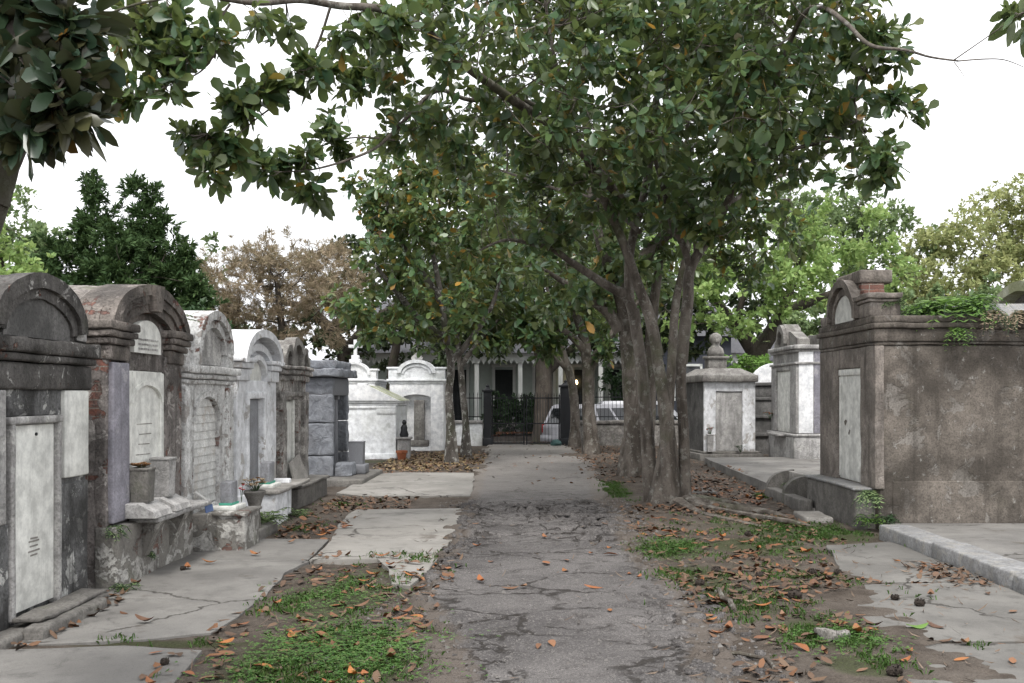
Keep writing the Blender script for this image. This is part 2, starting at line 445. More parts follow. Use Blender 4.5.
M['dark_house'] = plain('dark_slate_boards', (.045, .05, .065), .8, .2, 4, .2)
M['rag'] = plain('teal_and_white_bag', (.04, .09, .085), .6, .4, 9, .3)
M['blue_stain'] = plain('blue_ledge_stain', (.06, .10, .22), .5, .2, 9, .1)
M['stone'] = weathered('rubble_stone', (.24, .225, .205), (.09, .085, .08), .6, .3, (.33, .31, .29), .3, 0, .2, bump=1.0, scale=3.5)

def rock_mat():
    m, t, o = mk('rock_faced_granite')
    c = t.coord(o)
    v = t.noise(c, 7, 6, .6, .8); s = t.noise(c, 90, 3, .6); b = t.noise(c, 2, 5)
    col = t.mix(t.ramp(v, .3, .7), (.15, .16, .18), (.27, .285, .31))
    col = t.mix(t.ramp(s, .5, .7, 0, .5), col, (.10, .10, .12))
    col = t.mix(t.ramp(b, .5, .7, 0, .35), col, (.13, .125, .13))
    t.out(col, .75, t.bump(t.math('ADD', v, t.math('MULTIPLY', s, .25)), 1.0, .05), .35)
    return m
M['rock'] = rock_mat()

def fallen_mat(name, cols):
    m, t, o = mk(name)
    oi = t.n('ObjectInfo')
    geo = t.n('NewGeometry')
    f = t.math('FRACT', t.math('ADD', oi.outputs['Random'], geo.outputs['Random Per Island']))
    rp = t.n('ValToRGB', Fac=f); cr = rp.color_ramp
    while len(cr.elements) < len(cols): cr.elements.new(.5)
    for i, c in enumerate(cols):
        cr.elements[i].position = i / (len(cols) - 1); cr.elements[i].color = (*c, 1)
    n = t.noise(t.coord(o), 60, 4)
    col = t.mix(t.ramp(n, .5, .72, 0, .5), rp.outputs[0], (.05, .03, .02))
    col = t.mix(geo.outputs['Backfacing'], col, t.mix(.35, col, (.16, .10, .065)))
    t.out(col, .6, t.bump(n, .3, .004), .35)
    return m
M['fallen'] = fallen_mat('fallen_leaves', [(.07, .03, .018), (.26, .08, .02), (.44, .15, .022), (.15, .065, .03), (.36, .10, .016), (.24, .13, .07), (.10, .042, .022), (.06, .032, .02)])
M['fallen_brown'] = fallen_mat('brown_leaf_litter', [(.024, .015, .010), (.050, .028, .018), (.085, .048, .028), (.125, .080, .048), (.060, .032, .018), (.20, .075, .022), (.095, .060, .038)])
# ================================================================== GROUND
MAIN = (2.05, 14.7)
def sm(a, b, x):
    t = np.clip((np.asarray(x, float) - a) / (b - a), 0, 1); return t * t * (3 - 2 * t)

def ground_z(x, y):
    x = np.asarray(x, float); y = np.asarray(y, float)
    p = np.stack([x, y, 0 * x], -1)
    z = .022 * fbm(p * .9, 3, 3) + .009 * vnoise(p * 6.1, 9) + .005 * vnoise(p * 17, 19)
    for cx, cy, r, h in ((2.05, 14.6, 1.0, .10), (2.1, 20.3, .8, .06), (-1.68, 23.4, .7, .08), (-1.55, 26.8, .6, .07), (1.8, 27.7, .7, .07), (1.55, 32, .6, .06)):
        z = z + h * np.exp(-((x - cx) ** 2 + (y - cy) ** 2) / r ** 2)
    z = z + .04 * sm(1.3, 1.8, x) * sm(3.3, 2.6, x) * sm(16, 12, y)
    flat = sm(1.5, 1.1, np.abs(x)) * sm(8, 11, y)
    z = z - .38 * sm(34.0, 34.6, y) + .30 * sm(41.5, 42.2, y)
    return z

def blob(x, y, cx, cy, rx, ry):
    return np.exp(-(((x - cx) / rx) ** 2 + ((y - cy) / ry) ** 2) ** 1.5)

GR = [(-1.25, 6.3, .62, 1.1, 1.0), (-1.55, 8.3, .5, 1.0, .8), (-1.25, 9.6, .45, .8, .55), (-2.3, 6.75, .8, .13, .7), (1.55, 10.9, .36, .8, .95), (1.5, 9.0, .32, 1.0, .8), (2.2, 9.3, .8, 1.6, .38), (2.9, 12.6, 1.0, 1.0, .6),
      (2.5, 10.9, .65, .7, .9), (3.3, 12.0, .9, .7, .85), (2.05, 6.9, .38, .55, .9), (1.75, 7.8, .35, .6, .5), (2.0, 6.1, .25, .25, .9), (1.62, 17.8, .28, 1.7, .8), (1.75, 16.0, .3, .8, .5),
      (3.0, 6.55, .3, .09, 1), (2.9, 13.6, .5, .8, .7), (-2.75, 12.9, .2, 1.1, .5), (-3.9, 25.4, 1.2, .7, .7), (-2.7, 15.5, .4, .5, .4), (3.9, 16.6, .15, .3, .9), (1.2, 24, .5, 2, .35)]
def grass_w(x, y):
    x = np.asarray(x, float); y = np.asarray(y, float); w = 0 * x
    for cx, cy, rx, ry, a in GR: w = np.maximum(w, a * blob(x, y, cx, cy, rx, ry))
    return w

def axis(segs):
    o = []
    for a, b, s in segs:
        n = max(1, int(round((b - a) / s))); o += [a + (b - a) * k / n for k in range(n)]
    return np.array(o + [segs[-1][1]])

def grid_mesh(name, X, Y, zf, mats, keep=None, attr=None, parent=None):
    gx, gy = np.meshgrid(X, Y); x = gx.ravel(); y = gy.ravel(); z = zf(x, y)
    nx = len(X); ny = len(Y)
    i, j = np.meshgrid(np.arange(nx - 1), np.arange(ny - 1)); b = (j * nx + i).ravel()
    q = np.stack([b, b + 1, b + nx + 1, b + nx], -1)
    if keep is not None:
        cxm = x[q].mean(1); cym = y[q].mean(1); q = q[keep(cxm, cym)]
    used = np.unique(q); remap = np.full(len(x), -1); remap[used] = np.arange(len(used))
    o = fast_mesh(name, np.stack([x, y, z], -1)[used], remap[q], np.full(len(q), 4), mats, parent, True)
    if attr:
        for an, af in attr.items():
            a = o.data.attributes.new(an, 'FLOAT', 'POINT'); a.data.foreach_set('value', af(x[used], y[used]).astype(np.float32))
    return o

def ground_mat():
    m, t, o = mk('cemetery_earth')
    c = t.coord()
    big = t.noise(c, .7, 6, .6); mid = t.noise(c, 5, 8, .68); fine = t.noise(c, 45, 6, .7); crumbs = t.n('TexVoronoi', Vector=c, Scale=55.0)
    col = t.mix(t.ramp(mid, .3, .7), (.052, .042, .034), (.115, .096, .080))
    col = t.mix(t.ramp(big, .45, .65, 0, .6), col, (.14, .122, .106))
    col = t.mix(t.ramp(fine, .5, .7, 0, .6), col, (.045, .034, .028))
    sp = t.ramp(t.noise(c, 120, 3, .6), .62, .72, 0, .7)
    col = t.mix(sp, col, (.20, .16, .125))
    at_ = t.n('Attribute', {'attribute_name': 'grass'}).outputs['Fac']
    g = t.ramp(t.math('ADD', t.math('ADD', t.math('MULTIPLY', at_, .72), .06), t.math('MULTIPLY', mid, .5)), .52, .80, 0, .7)
    gc = t.mix(t.ramp(fine, .35, .65), (.028, .034, .014), (.060, .078, .028))
    col = t.mix(g, col, gc)
    h = t.math('ADD', t.math('MULTIPLY', fine, .6), t.math('MULTIPLY', crumbs.outputs[0], .4))
    t.out(col, .95, t.bump(h, .9, .03), .15)
    return m
M['earth'] = ground_mat()
gx = axis([(-400, -60, 40), (-60, -12, 6), (-12, -4.4, .8), (-4.4, 5.2, .06), (5.2, 13, .8), (13, 60, 6), (60, 400, 40)])
gy = axis([(-60, -4, 7), (-4, 3.6, .6), (3.6, 16, .06), (16, 34.8, .14), (34.8, 48, .5), (48, 90, 5), (90, 600, 40)])
tag(grid_mesh('ground', gx, gy, ground_z, M['earth'], attr={'grass': grass_w}), 'bare brown earth with patches of moss between the tombs and path', 'ground', kind='structure')

# ---- street beyond the gate
def street_mat():
    m, t, o = mk('street_asphalt')
    c = t.coord(); n = t.noise(c, 3, 6); f = t.noise(c, 60, 3)
    t.out(t.mix(t.math('ADD', t.math('MULTIPLY', n, .5), t.math('MULTIPLY', f, .5)), (.05, .05, .05), (.12, .115, .11)), .9, t.bump(f, .4, .02), .2); return m
M['street'] = street_mat()
mb = MB(); mb.slab(-60, 60, 34.9, 41.2, -.42, -.36); tag(mb.build('road', M['street'], jit=0), kind='structure')
mb = MB(); mb.slab(-60, 60, 41.2, 41.45, -.42, -.235); tag(mb.build('kerb', M['concrete'], jit=0), kind='structure')

# ---- old asphalt path
PL = [(3.0, -.35), (5.9, -.45), (7, -.62), (8.2, -.92), (9.5, -.92), (11, -.80), (14, -.88), (16, -.90), (21, -1.0), (26, -1.1), (31, -1.12), (33.3, -1.15)]
PR = [(3.0, 1.05), (5.9, 1.15), (7, 1.25), (8.2, 1.36), (10, 1.22), (11.6, 1.18), (13, 1.32), (14.5, 1.28), (16, 1.22), (18, 1.32), (22, 1.5), (26, 1.62), (31, 1.45), (33.3, 1.35)]
def path_sd(x, y):
    l = np.interp(y, [a for a, b in PL], [b for a, b in PL]); r = np.interp(y, [a for a, b in PR], [b for a, b in PR])
    return np.minimum(x - l, r - x)
def warp(x, y):
    p = np.stack([x, y, 0 * x], -1)
    return x + .16 * fbm(p * 2.1, 51, 3), y + .16 * fbm(p * 2.1, 61, 3)
def plates(x, y, sx=.75, sy=.36, seed=5):
    """jittered cells: returns (height offset per plate, distance to the plate's edge)"""
    wx, wy = warp(x, y); u = wx / sx; v = wy / sy
    iu = np.floor(u).astype(np.int64); iv = np.floor(v).astype(np.int64); zz = np.zeros_like(iu)
    d1 = np.full(x.shape, 9.0); d2 = np.full(x.shape, 9.0); hh = np.zeros(x.shape); tx = np.zeros(x.shape); ty = np.zeros(x.shape)
    for a in (-1, 0, 1):
        for b in (-1, 0, 1):
            cu, cv = iu + a, iv + b
            px = cu + .15 + .7 * _hash(cu, cv, zz, seed); py = cv + .15 + .7 * _hash(cu, cv, zz, seed + 1)
            d = np.hypot(px - u, py - v); n1 = d < d1
            d2 = np.where(n1, d1, np.minimum(d2, d)); d1 = np.where(n1, d, d1)
            hh = np.where(n1, _hash(cu, cv, zz, seed + 2) - .5 + (_hash(cu, cv, zz, seed + 3) - .5) * (u - px) * 1.3 + (_hash(cu, cv, zz, seed + 4) - .5) * (v - py) * 2.0, hh)
    return hh, (d2 - d1)
def heave(x, y):                                              # where the roots have broken the surface
    w = blob(x, y, .9, 13.2, 1.1, 2.2) * 1.0 + blob(x, y, -.75, 12, .35, 2.6) * .9 + blob(x, y, .2, 14.8, 1.2, 1.0) * .8 + blob(x, y, 1.1, 6.4, .5, 1.2) * .5 + blob(x, y, -.3, 6.2, .3, .8) * .5
    return np.clip(w, 0, 1)
def edge_sd(x, y):
    p = np.stack([x, y, 0 * x], -1); return path_sd(x, y) + .30 * fbm(p * 1.7, 13, 4) + .10 * fbm(p * 7, 15, 2)
def asphalt_z(x, y):
    p = np.stack([x, y, 0 * x], -1); sd = edge_sd(x, y)
    hh, e = plates(x, y); w = heave(x, y)
    z = .030 + .018 * fbm(p * .7, 23, 3) + .0035 * vnoise(p * 14, 29) + .0025 * vnoise(p * 31, 33)
    z = z + w * (.060 * hh + .03) - (.35 + w) * .035 * np.clip(1 - e / .10, 0, 1) * sm(.0, .25, fbm(p * .8, 81, 3) + w)
    hb, eb = plates(x, y, 1.9, 1.5, 40)
    z = z + .012 * hb - .016 * np.clip(1 - eb / .035, 0, 1)
    return z - .075 * np.clip(1 - (sd + .06) / .09, 0, 1)
def asphalt_keep(x, y):
    p = np.stack([x, y, 0 * x], -1)
    return edge_sd(x, y) > -.06
def path_mat():
    m, t, o = mk('worn_cracked_asphalt')
    c = t.coord()
    big = t.noise(c, .8, 6, .6, .3); mid = t.noise(c, 4.5, 8, .66); ag = t.n('TexVoronoi', Vector=c, Scale=85.0); fine = t.noise(c, 130, 3, .6)
    col = t.mix(t.ramp(big, .35, .65), (.088, .082, .081), (.152, .142, .138))
    col = t.mix(t.ramp(mid, .48, .70, 0, .8), col, (.058, .053, .051))
    col = t.mix(t.ramp(ag.outputs[1], .62, .78, 0, .42), col, (.25, .235, .22))
    col = t.mix(t.ramp(fine, .50, .62, 0, .75), col, (.045, .042, .040))
    wv = t.n('VectorMath', {'operation': 'ADD'}); t.t.links.new(c, wv.inputs[0])
    ns = t.n('TexNoise', Vector=c, Scale=2.6, Detail=6.0, Roughness=.65).outputs[1]
    sc = t.n('VectorMath', {'operation': 'SCALE'}); t.t.links.new(ns, sc.inputs[0]); sc.inputs['Scale'].default_value = .42
    t.t.links.new(sc.outputs[0], wv.inputs[1])
    mp = t.n('Mapping', Vector=wv.outputs[0]); mp.inputs['Scale'].default_value = (.9, 1.5, 1)
    v1 = t.n('TexVoronoi', {'feature': 'DISTANCE_TO_EDGE'}, Vector=mp.outputs[0], Scale=1.0)
    v2 = t.n('TexVoronoi', {'feature': 'DISTANCE_TO_EDGE'}, Vector=mp.outputs[0], Scale=3.1)
    hv = t.n('Attribute', {'attribute_name': 'broken'}).outputs['Fac']
    k1 = t.math('MULTIPLY', t.ramp(v1.outputs[0], .005, .036, 1, 0), t.ramp(t.noise(c, .9, 4), .44, .56))
    k2 = t.math('MULTIPLY', t.ramp(v2.outputs[0], .012, .06, 1, 0), t.ramp(t.math('ADD', t.noise(c, 1.1, 5), t.math('MULTIPLY', hv, .4)), .56, .70))
    k = t.math('MAXIMUM', k1, k2)
    col = t.mix(t.math('MULTIPLY', k, .9), col, (.030, .026, .023))
    ed = t.n('Attribute', {'attribute_name': 'edge'}).outputs['Fac']
    dirt = t.ramp(t.math('ADD', ed, t.math('MULTIPLY', mid, .9)), .78, 1.1, 0, .8)
    col = t.mix(dirt, col, t.mix(fine, (.07, .058, .048), (.15, .125, .105)))
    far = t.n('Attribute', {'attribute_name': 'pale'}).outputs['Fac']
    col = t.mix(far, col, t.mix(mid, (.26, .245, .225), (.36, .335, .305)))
    h = t.math('SUBTRACT', t.math('ADD', t.math('MULTIPLY', fine, .3), t.math('MULTIPLY', ag.outputs[0], .5)), t.math('MULTIPLY', k, 1.2))
    t.out(col, .93, t.bump(h, .8, .02), .2)
    return m
M['asphalt'] = path_mat()
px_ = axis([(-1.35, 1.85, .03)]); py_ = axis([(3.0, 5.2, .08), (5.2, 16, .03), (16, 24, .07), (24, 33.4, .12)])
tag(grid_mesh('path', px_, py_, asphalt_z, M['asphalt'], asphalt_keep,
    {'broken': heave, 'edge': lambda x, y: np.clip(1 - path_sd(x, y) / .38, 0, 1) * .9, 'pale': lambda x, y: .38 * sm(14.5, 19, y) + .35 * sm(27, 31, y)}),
    'cracked grey asphalt path running to the gate', 'path', kind='structure')

# ---- pavements
def pave_mat(name, a, b):
    m, t, o = mk(name)
    c = t.coord()
    big = t.noise(c, .9, 7, .62, .4); mid = t.noise(c, 5, 8, .66); fine = t.noise(c, 95, 4, .65)
    col = t.mix(t.ramp(big, .35, .65), a, b)
    col = t.mix(t.ramp(mid, .5, .72, 0, .5), col, tuple(x * .62 for x in a))
    col = t.mix(t.ramp(t.noise(t.coord(o), 1.4, 9, .7, .8), .56, .66, 0, .55), col, tuple(x * .48 for x in a))
    col = t.mix(t.ramp(fine, .5, .72, 0, .4), col, tuple(x * .45 for x in a))
    wv = t.n('VectorMath', {'operation': 'ADD'}); t.t.links.new(c, wv.inputs[0])
    ns = t.n('TexNoise', Vector=c, Scale=2.0, Detail=6.0, Roughness=.6).outputs[1]
    sc = t.n('VectorMath', {'operation': 'SCALE'}); t.t.links.new(ns, sc.inputs[0]); sc.inputs['Scale'].default_value = .5
    t.t.links.new(sc.outputs[0], wv.inputs[1])
    v = t.n('TexVoronoi', {'feature': 'DISTANCE_TO_EDGE'}, Vector=wv.outputs[0], Scale=.55)
    k = t.math('MULTIPLY', t.ramp(v.outputs[0], .003, .012, 1, 0), t.ramp(t.noise(c, .8, 3), .46, .54))
    col = t.mix(t.math('MULTIPLY', k, .85), col, (.05, .045, .04))
    # trodden earth and moss spilling over the slabs
    g = t.noise(t.coord(o), 1.7, 8, .66)
    col = t.mix(t.ramp(g, .60, .70, 0, .75), col, t.mix(fine, (.07, .058, .048), (.13, .112, .095)))
    t.out(col, .93, t.bump(t.math('SUBTRACT', t.math('ADD', t.math('MULTIPLY', mid, .4), t.math('MULTIPLY', fine, .4)), k), .6, .015), .2)
    return m
M['pave'] = pave_mat('trodden_concrete', (.150, .144, .136), (.225, .217, .203))
M['pave_light'] = pave_mat('pale_trodden_concrete', (.215, .205, .188), (.29, .277, .256))

SLABS = []
def rag(poly, amp, step=.12, seed=0):
    out = []
    n = len(poly)
    for i in range(n):
        a = np.array(poly[i]); b = np.array(poly[(i + 1) % n]); L = np.hypot(*(b - a)); k = max(1, int(L / step))
        for q in range(k): out.append(a + (b - a) * q / k)
    out = np.array(out); p = np.c_[out * 2.3, np.full(len(out), seed)]
    out[:, 0] += amp * fbm(p, 7 + seed, 4); out[:, 1] += amp * fbm(p, 77 + seed, 4)
    return out
def inside(poly, x, y):
    x = np.atleast_1d(np.asarray(x, float)); y = np.atleast_1d(np.asarray(y, float)); r = np.zeros(x.shape, bool); n = len(poly); j = n - 1
    for i in range(n):
        xi, yi = poly[i]; xj, yj = poly[j]
        c = ((yi > y) != (yj > y)) & (x < (xj - xi) * (y - yi) / (yj - yi + 1e-12) + xi); r ^= c; j = i
    return r
def slab_poly(name, poly, z, m, amp=.03, seed=0, tilt=(0, 0), kind='structure', thick=.12):
    pl = rag(poly, amp, .12, seed)
    if name == 'pavement': z = z - .018
    cx, cy = pl.mean(0)
    zz = lambda x, y: z + tilt[0] * (x - cx) + tilt[1] * (y - cy)
    n = len(pl); vs = [(x, y, zz(x, y) - .006) for x, y in pl] + [(x, y, z - thick) for x, y in pl]
    inn = [(x + (cx - x) * .012, y + (cy - y) * .012) for x, y in pl]
    vs += [(x, y, zz(x, y)) for x, y in inn]
    mb = MB(); mb.add(vs, [tuple(2 * n + i for i in range(n))] + [(i, (i + 1) % n, 2 * n + (i + 1) % n, 2 * n + i) for i in range(n)] + [(n + i, n + (i + 1) % n, (i + 1) % n, i) for i in range(n)])
    o = mb.build(name, m, jit=0, angle=25)
    if kind: tag(o, kind=kind)
    SLABS.append((pl, zz)); return o
slab_poly('pavement', [(-3.7, 2.5), (-1.75, 2.5), (-1.85, 4.5), (-2.05, 6.5), (-2.6, 6.62), (-3.7, 6.45)], .045, M['pave'], .04, 1, (.0, .004))
slab_poly('pavement', [(-3.7, 6.62), (-2.5, 6.85), (-2.15, 7.0), (-2.12, 8.2), (-3.7, 8.15)], .042, M['pave'], .05, 2, (.008, 0))
slab_poly('pavement', [(-3.7, 8.17), (-2.12, 8.23), (-2.2, 9.4), (-2.1, 10.02), (-3.7, 9.98)], .046, M['pave'], .04, 3, (-.004, .0))
slab_poly('pavement', [(-3.7, 10.0), (-2.14, 10.04), (-2.2, 11.5), (-2.8, 11.6), (-3.7, 11.5)], .044, M['pave'], .04, 4, (.004, .0))
slab_poly('pavement', [(-2.12, 10.06), (-1.45, 10.1), (-1.3, 9.6), (-1.14, 8.8), (-.97, 8.72), (-.86, 10.2), (-.82, 11.4), (-2.16, 11.45)], .05, M['pave_light'], .035, 5)
slab_poly('pavement', [(-2.17, 11.48), (-.82, 11.43), (-.86, 13.2), (-.9, 14.6), (-2.4, 14.45), (-2.35, 12.9)], .05, M['pave_light'], .035, 6, (.0, .003))
slab_poly('pavement', [(-3.1, 16.9), (-2.6, 16.4), (-.88, 16.5), (-.96, 19), (-1.05, 21.3), (-2.6, 21.4), (-3.1, 20.9)], .055, M['pave_light'], .04, 7)
M['pave_dull'] = pave_mat('dull_trodden_concrete', (.125, .12, .112), (.185, .178, .165))
slab_poly('pavement', [(3.25, 11.05), (4.05, 11.3), (4.05, 8.95), (3.05, 8.85), (2.9, 9.3)], .05, M['pave_dull'], .05, 8)
slab_poly('pavement', [(2.75, 8.7), (4.05, 8.92), (4.05, 6.75), (2.35, 6.72), (2.5, 7.6)], .052, M['pave_dull'], .05, 9)
slab_poly('pavement', [(2.38, 6.69), (4.05, 6.72), (4.05, 3.0), (2.0, 3.0), (2.1, 5.3), (2.25, 6.1)], .05, M['pave_dull'], .06, 10)
slab_poly('pavement', [(2.55, 17.0), (3.2, 17.1), (3.25, 17.9), (2.65, 18.0)], .05, M['pave'], .06, 11)
# cross walk to the right-hand tombs
slab_poly('pavement', [(2.6, 24.6), (3.9, 24.4), (3.9, 25.6), (2.6, 25.7)], .06, M['pave_light'], .05, 12)
# raised terrace
slab_poly('terrace', [(4.08, 16.5), (4.12, 20.0), (4.25, 24.3), (7.6, 24.6), (7.6, 16.4)], .17, M['pave'], .03, 13, thick=.3)
slab_poly('terrace', [(4.4, 8.0), (8, 8.0), (8, 12.4), (4.4, 12.4)], .10, M['pave'], .0, 14, thick=.3)

def surf(x, y):
    z = ground_z(np.atleast_1d(x), np.atleast_1d(y)); x = np.atleast_1d(np.asarray(x, float)); y = np.atleast_1d(np.asarray(y, float))
    k = asphalt_keep(x, y); z = np.where(k, np.maximum(z, asphalt_z(x, y)), z)
    for pl, zz in SLABS:
        i = inside(pl, x, y); z = np.where(i, np.maximum(z, zz(x, y)), z)
    return z

# kerb stones of the plot on the right: marble coping laid in three lengths
for y0, y1, dz, lab in ((10.25, 11.75, .0, 'far short length of pale marble coping beside the big brown tomb'), (8.55, 10.23, .012, 'middle length of pale marble coping edging the raised plot'), (6.2, 8.53, -.004, 'near length of pale marble coping running out of the right edge')):
    mb = MB(); mb.box(4.06, 4.40, y0, y1, -.1, .165 + dz, .2, .018)
    tag(mb.build('coping_stone', M['granite_curb'], jit=.006), lab, 'coping', 'marble coping lengths of the raised plot')

# ================================================================== TOMBS   local frame: x along the facade, front at y=0 facing -y, z up
LEFT, RIGHT = R(90), R(-90)
def cornice(mb, x0, x1, y0, y1, steps, cell=.2, ch=.012):
    for z0, z1, o in steps: mb.box(x0 - o, x1 + o, y0 - o * .7, y1 + .02, z0, z1, cell, ch)
def part(t, name, m, jit=.004, label=None, angle=38, **kw):
    mb = MB()
    def fin(): 
        o = mb.build(name, m, t, jit=jit, angle=angle, **kw)
        if label: o['label'] = label
        return o
    return mb, fin

# ---- tomb 1
t = empty('tomb', (-3.50, 7.32, 0), LEFT, 'blackened arched tomb with a tall blank white tablet, nearest at the left edge', 'tomb', 'arched tombs in the left row')
b, fin = part(t, 'wall', M['t1_body'], .006)
b.box(-.88, .88, .06, 2.3, -.15, 2.02, .2); b.box(-.88, -.38, .0, .1, -.15, .78, .14); b.box(.38, .88, .0, .1, -.15, .98, .14); b.box(-.37, .37, .01, .1, 1.50, 1.70, .14); b.box(-.88, -.37, .015, .1, .7, 1.7); b.box(.37, .88, .015, .1, .9, 1.7); fin()
b, fin = part(t, 'capital_block', M['grey_tomb'], .004); b.box(-.86, -.44, -.02, .06, .78, 1.685, .14); fin()
b, fin = part(t, 'capital_block', M['marble'], .003); b.box(.44, .86, -.02, .06, 1.02, 1.685, .14); fin()
b, fin = part(t, 'cornice', M['black_plaster'], .007, freq=7); cornice(b, -.88, .88, 0, 2.3, [(1.69, 1.88, .035), (1.885, 1.94, .07), (1.945, 2.05, .10)], .14, .02); fin()
b, fin = part(t, 'pediment', M['black_plaster'], .010)
b.dome(.03, 2.05, .66, .46, .0, .30, 3, 2.0); b.arch(.03, 2.12, .70, .40, .58, .29, -.07, .06); b.arch(.03, 2.10, .60, .335, .50, .235, -.035, .04)
b.box(-.86, -.58, .0, .4, 2.05, 2.26); b.box(.62, .86, .0, .4, 2.05, 2.24); fin()
b, fin = part(t, 'pediment_panel', M['dark_side'], .006); b.dome(.03, 2.10, .50, .24, -.012, .02, 1, 2.06); fin()
b, fin = part(t, 'side_block', M['grey_tomb'], .004); b.box(.64, .82, -.02, .0, 2.07, 2.21); fin()
b, fin = part(t, 'roof', M['roof_render'], .016); b.dome(.0, 2.04, .80, .44, .30, 2.3, 12); fin()
b, fin = part(t, 'tablet', M['marble'], .001); b.box(-.315, .315, .012, .058, .14, 1.44, .3, .006); tab = fin()
mb = MB(); 
for (w, z) in ((.05, .62), (.075, .60), (.06, .565), (.085, .53), (.05, .50)): mb.slab(-w, w, .007, .013, z, z + .012)
mb.build('faint_carving', M['concrete'], tab, jit=.006)
mb = MB(); mb.lathe(0, 0, [(.0, 0), (.012, 0), (.012, .01), (0, .012)], 10)
o = mb.build('iron_pin', M['iron'], tab, jit=0); o.location = (.03, .012, 1.37); o.rotation_euler = (R(90), 0, 0)
b, fin = part(t, 'tablet_frame', M['grey_tomb'], .003); b.box(-.375, -.32, -.025, .06, .1, 1.50); b.box(.32, .375, -.025, .06, .1, 1.50); b.box(-.39, .39, -.03, .06, 1.445, 1.5); fin()
b, fin = part(t, 'step', M['concrete_dark'], .012); b.box(-.9, .92, -.16, .05, -.15, .07, .12, .02); b.box(-.52, .55, -.30, -.15, -.15, .10, .1, .025); fin()
b, fin = part(t, 'broken_ledge', M['concrete_dark'], .014); b.box(-.40, .70, -.22, -.02, .105, .135, .08, .01); fin()

# ---- tomb 2
t = empty('tomb', (-3.52, 9.55, 0), LEFT, 'brick arched tomb losing its plaster, lilac pilaster and shelf holding two square vases', 'tomb', 'arched tombs in the left row')
b, fin = part(t, 'wall', M['t2_brick'], .007)
b.box(-.95, .95, .06, 2.2, -.1, 2.02, .2); b.box(-.47, .47, .02, .1, 1.87, 2.30, .14); b.box(.44, .95, .0, .1, .52, 2.02, .14); b.box(-.95, -.84, .0, .1, .52, 2.0, .14); b.box(-.52, -.45, .0, .1, .52, 2.0, .14); fin()
b, fin = part(t, 'pilaster', M['purple_wash'], .003); b.box(-.90, -.54, -.045, .02, .56, 1.93, .2); fin()
b, fin = part(t, 'base', M['t2_base'], .010); b.box(-.97, 1.0, -.10, .1, -.15, .54, .1, .02); fin()
for x0, x1 in ((-.95, -.50), (.52, .95)):
    b, fin = part(t, 'capital', M['t2_dark'], .010); cornice(b, x0, x1, -.02, .3, [(1.95, 2.08, .01), (2.085, 2.14, .05), (2.145, 2.20, .08), (2.205, 2.28, .10)], .12, .015); fin()
b, fin = part(t, 'cornice', M['t2_dark'], .010)
cornice(b, -.95, .95, .3, 2.2, [(2.0, 2.12, .03), (2.125, 2.24, .08)], .2, .02); fin()
b, fin = part(t, 'pediment', M['t2_dark'], .010)
b.dome(0, 2.26, .98, .36, .05, .3, 2, 2.0)
for ro, zo, ri, zi, y in ((.98, .46, .87, .36, -.08), (.88, .385, .76, .28, -.055), (.75, .30, .62, .20, -.03)): b.arch(0, 2.21, ro, zo, ri, zi, y, .28, 28)
b.hexa([(-.07, -.11, 2.42), (.07, -.11, 2.42), (.07, .0, 2.42), (-.07, .0, 2.42)], [(-.12, -.115, 2.665), (.12, -.115, 2.665), (.12, .0, 2.665), (-.12, .0, 2.665)]); fin()
b, fin = part(t, 'roof', M['roof_render'], .020); b.dome(0, 2.20, .97, .455, .28, 2.3, 14); fin()
b, fin = part(t, 'pediment_tablet', M['marble'], .002); b.dome(-.03, 2.17, .34, .17, -.015, .04, 1, 2.035); tb = fin()
mb = MB()
for k in range(3):
    x = -.27
    while x < .20:
        w = random.uniform(.02, .06); mb.slab(x, x + w, -.0195, -.0145, 2.15 - .042 * k, 2.168 - .042 * k); x += w + .018
mb.build('worn_carving', M['grey_tomb'], tb, jit=.004)
b, fin = part(t, 'tablet', M['marble'], .0015)
b.box(-.45, .44, .02, .06, .56, 1.87, .3, .006); b.box(-.45, -.36, .0, .03, .6, 1.86); b.box(.35, .44, .0, .03, .6, 1.86); b.spandrel(-.005, 1.58, .36, .16, -.36, .35, 1.862, .0, .03); b.arch(-.005, 1.58, .40, .20, .36, .16, -.012, .01); tb = fin()
mb = MB()
for k in range(7): mb.slab(-.16 + random.uniform(-.08, .05), .14 + random.uniform(-.05, .08), .0165, .0205, 1.38 - .095 * k, 1.389 - .095 * k)
mb.build('worn_carving', M['concrete_light'], tb, jit=.004)
b, fin = part(t, 'shelf', M['grey_tomb'], .007); b.box(-.52, .98, -.30, -.02, .525, .575, .1, .015); fin()
for x in (-.38, .28):
    b, fin = part(t, 'bracket', M['t2_base'], .01); b.hexa([(x, -.12, .2), (x + .12, -.12, .2), (x + .12, .0, .2), (x, .0, .2)], [(x - .02, -.26, .53), (x + .14, -.26, .53), (x + .14, .0, .53), (x - .02, .0, .53)]); fin()

def tvase(name, px, py, y, x_off, s, h, mat, lab, cat='vase', base=None):
    pass

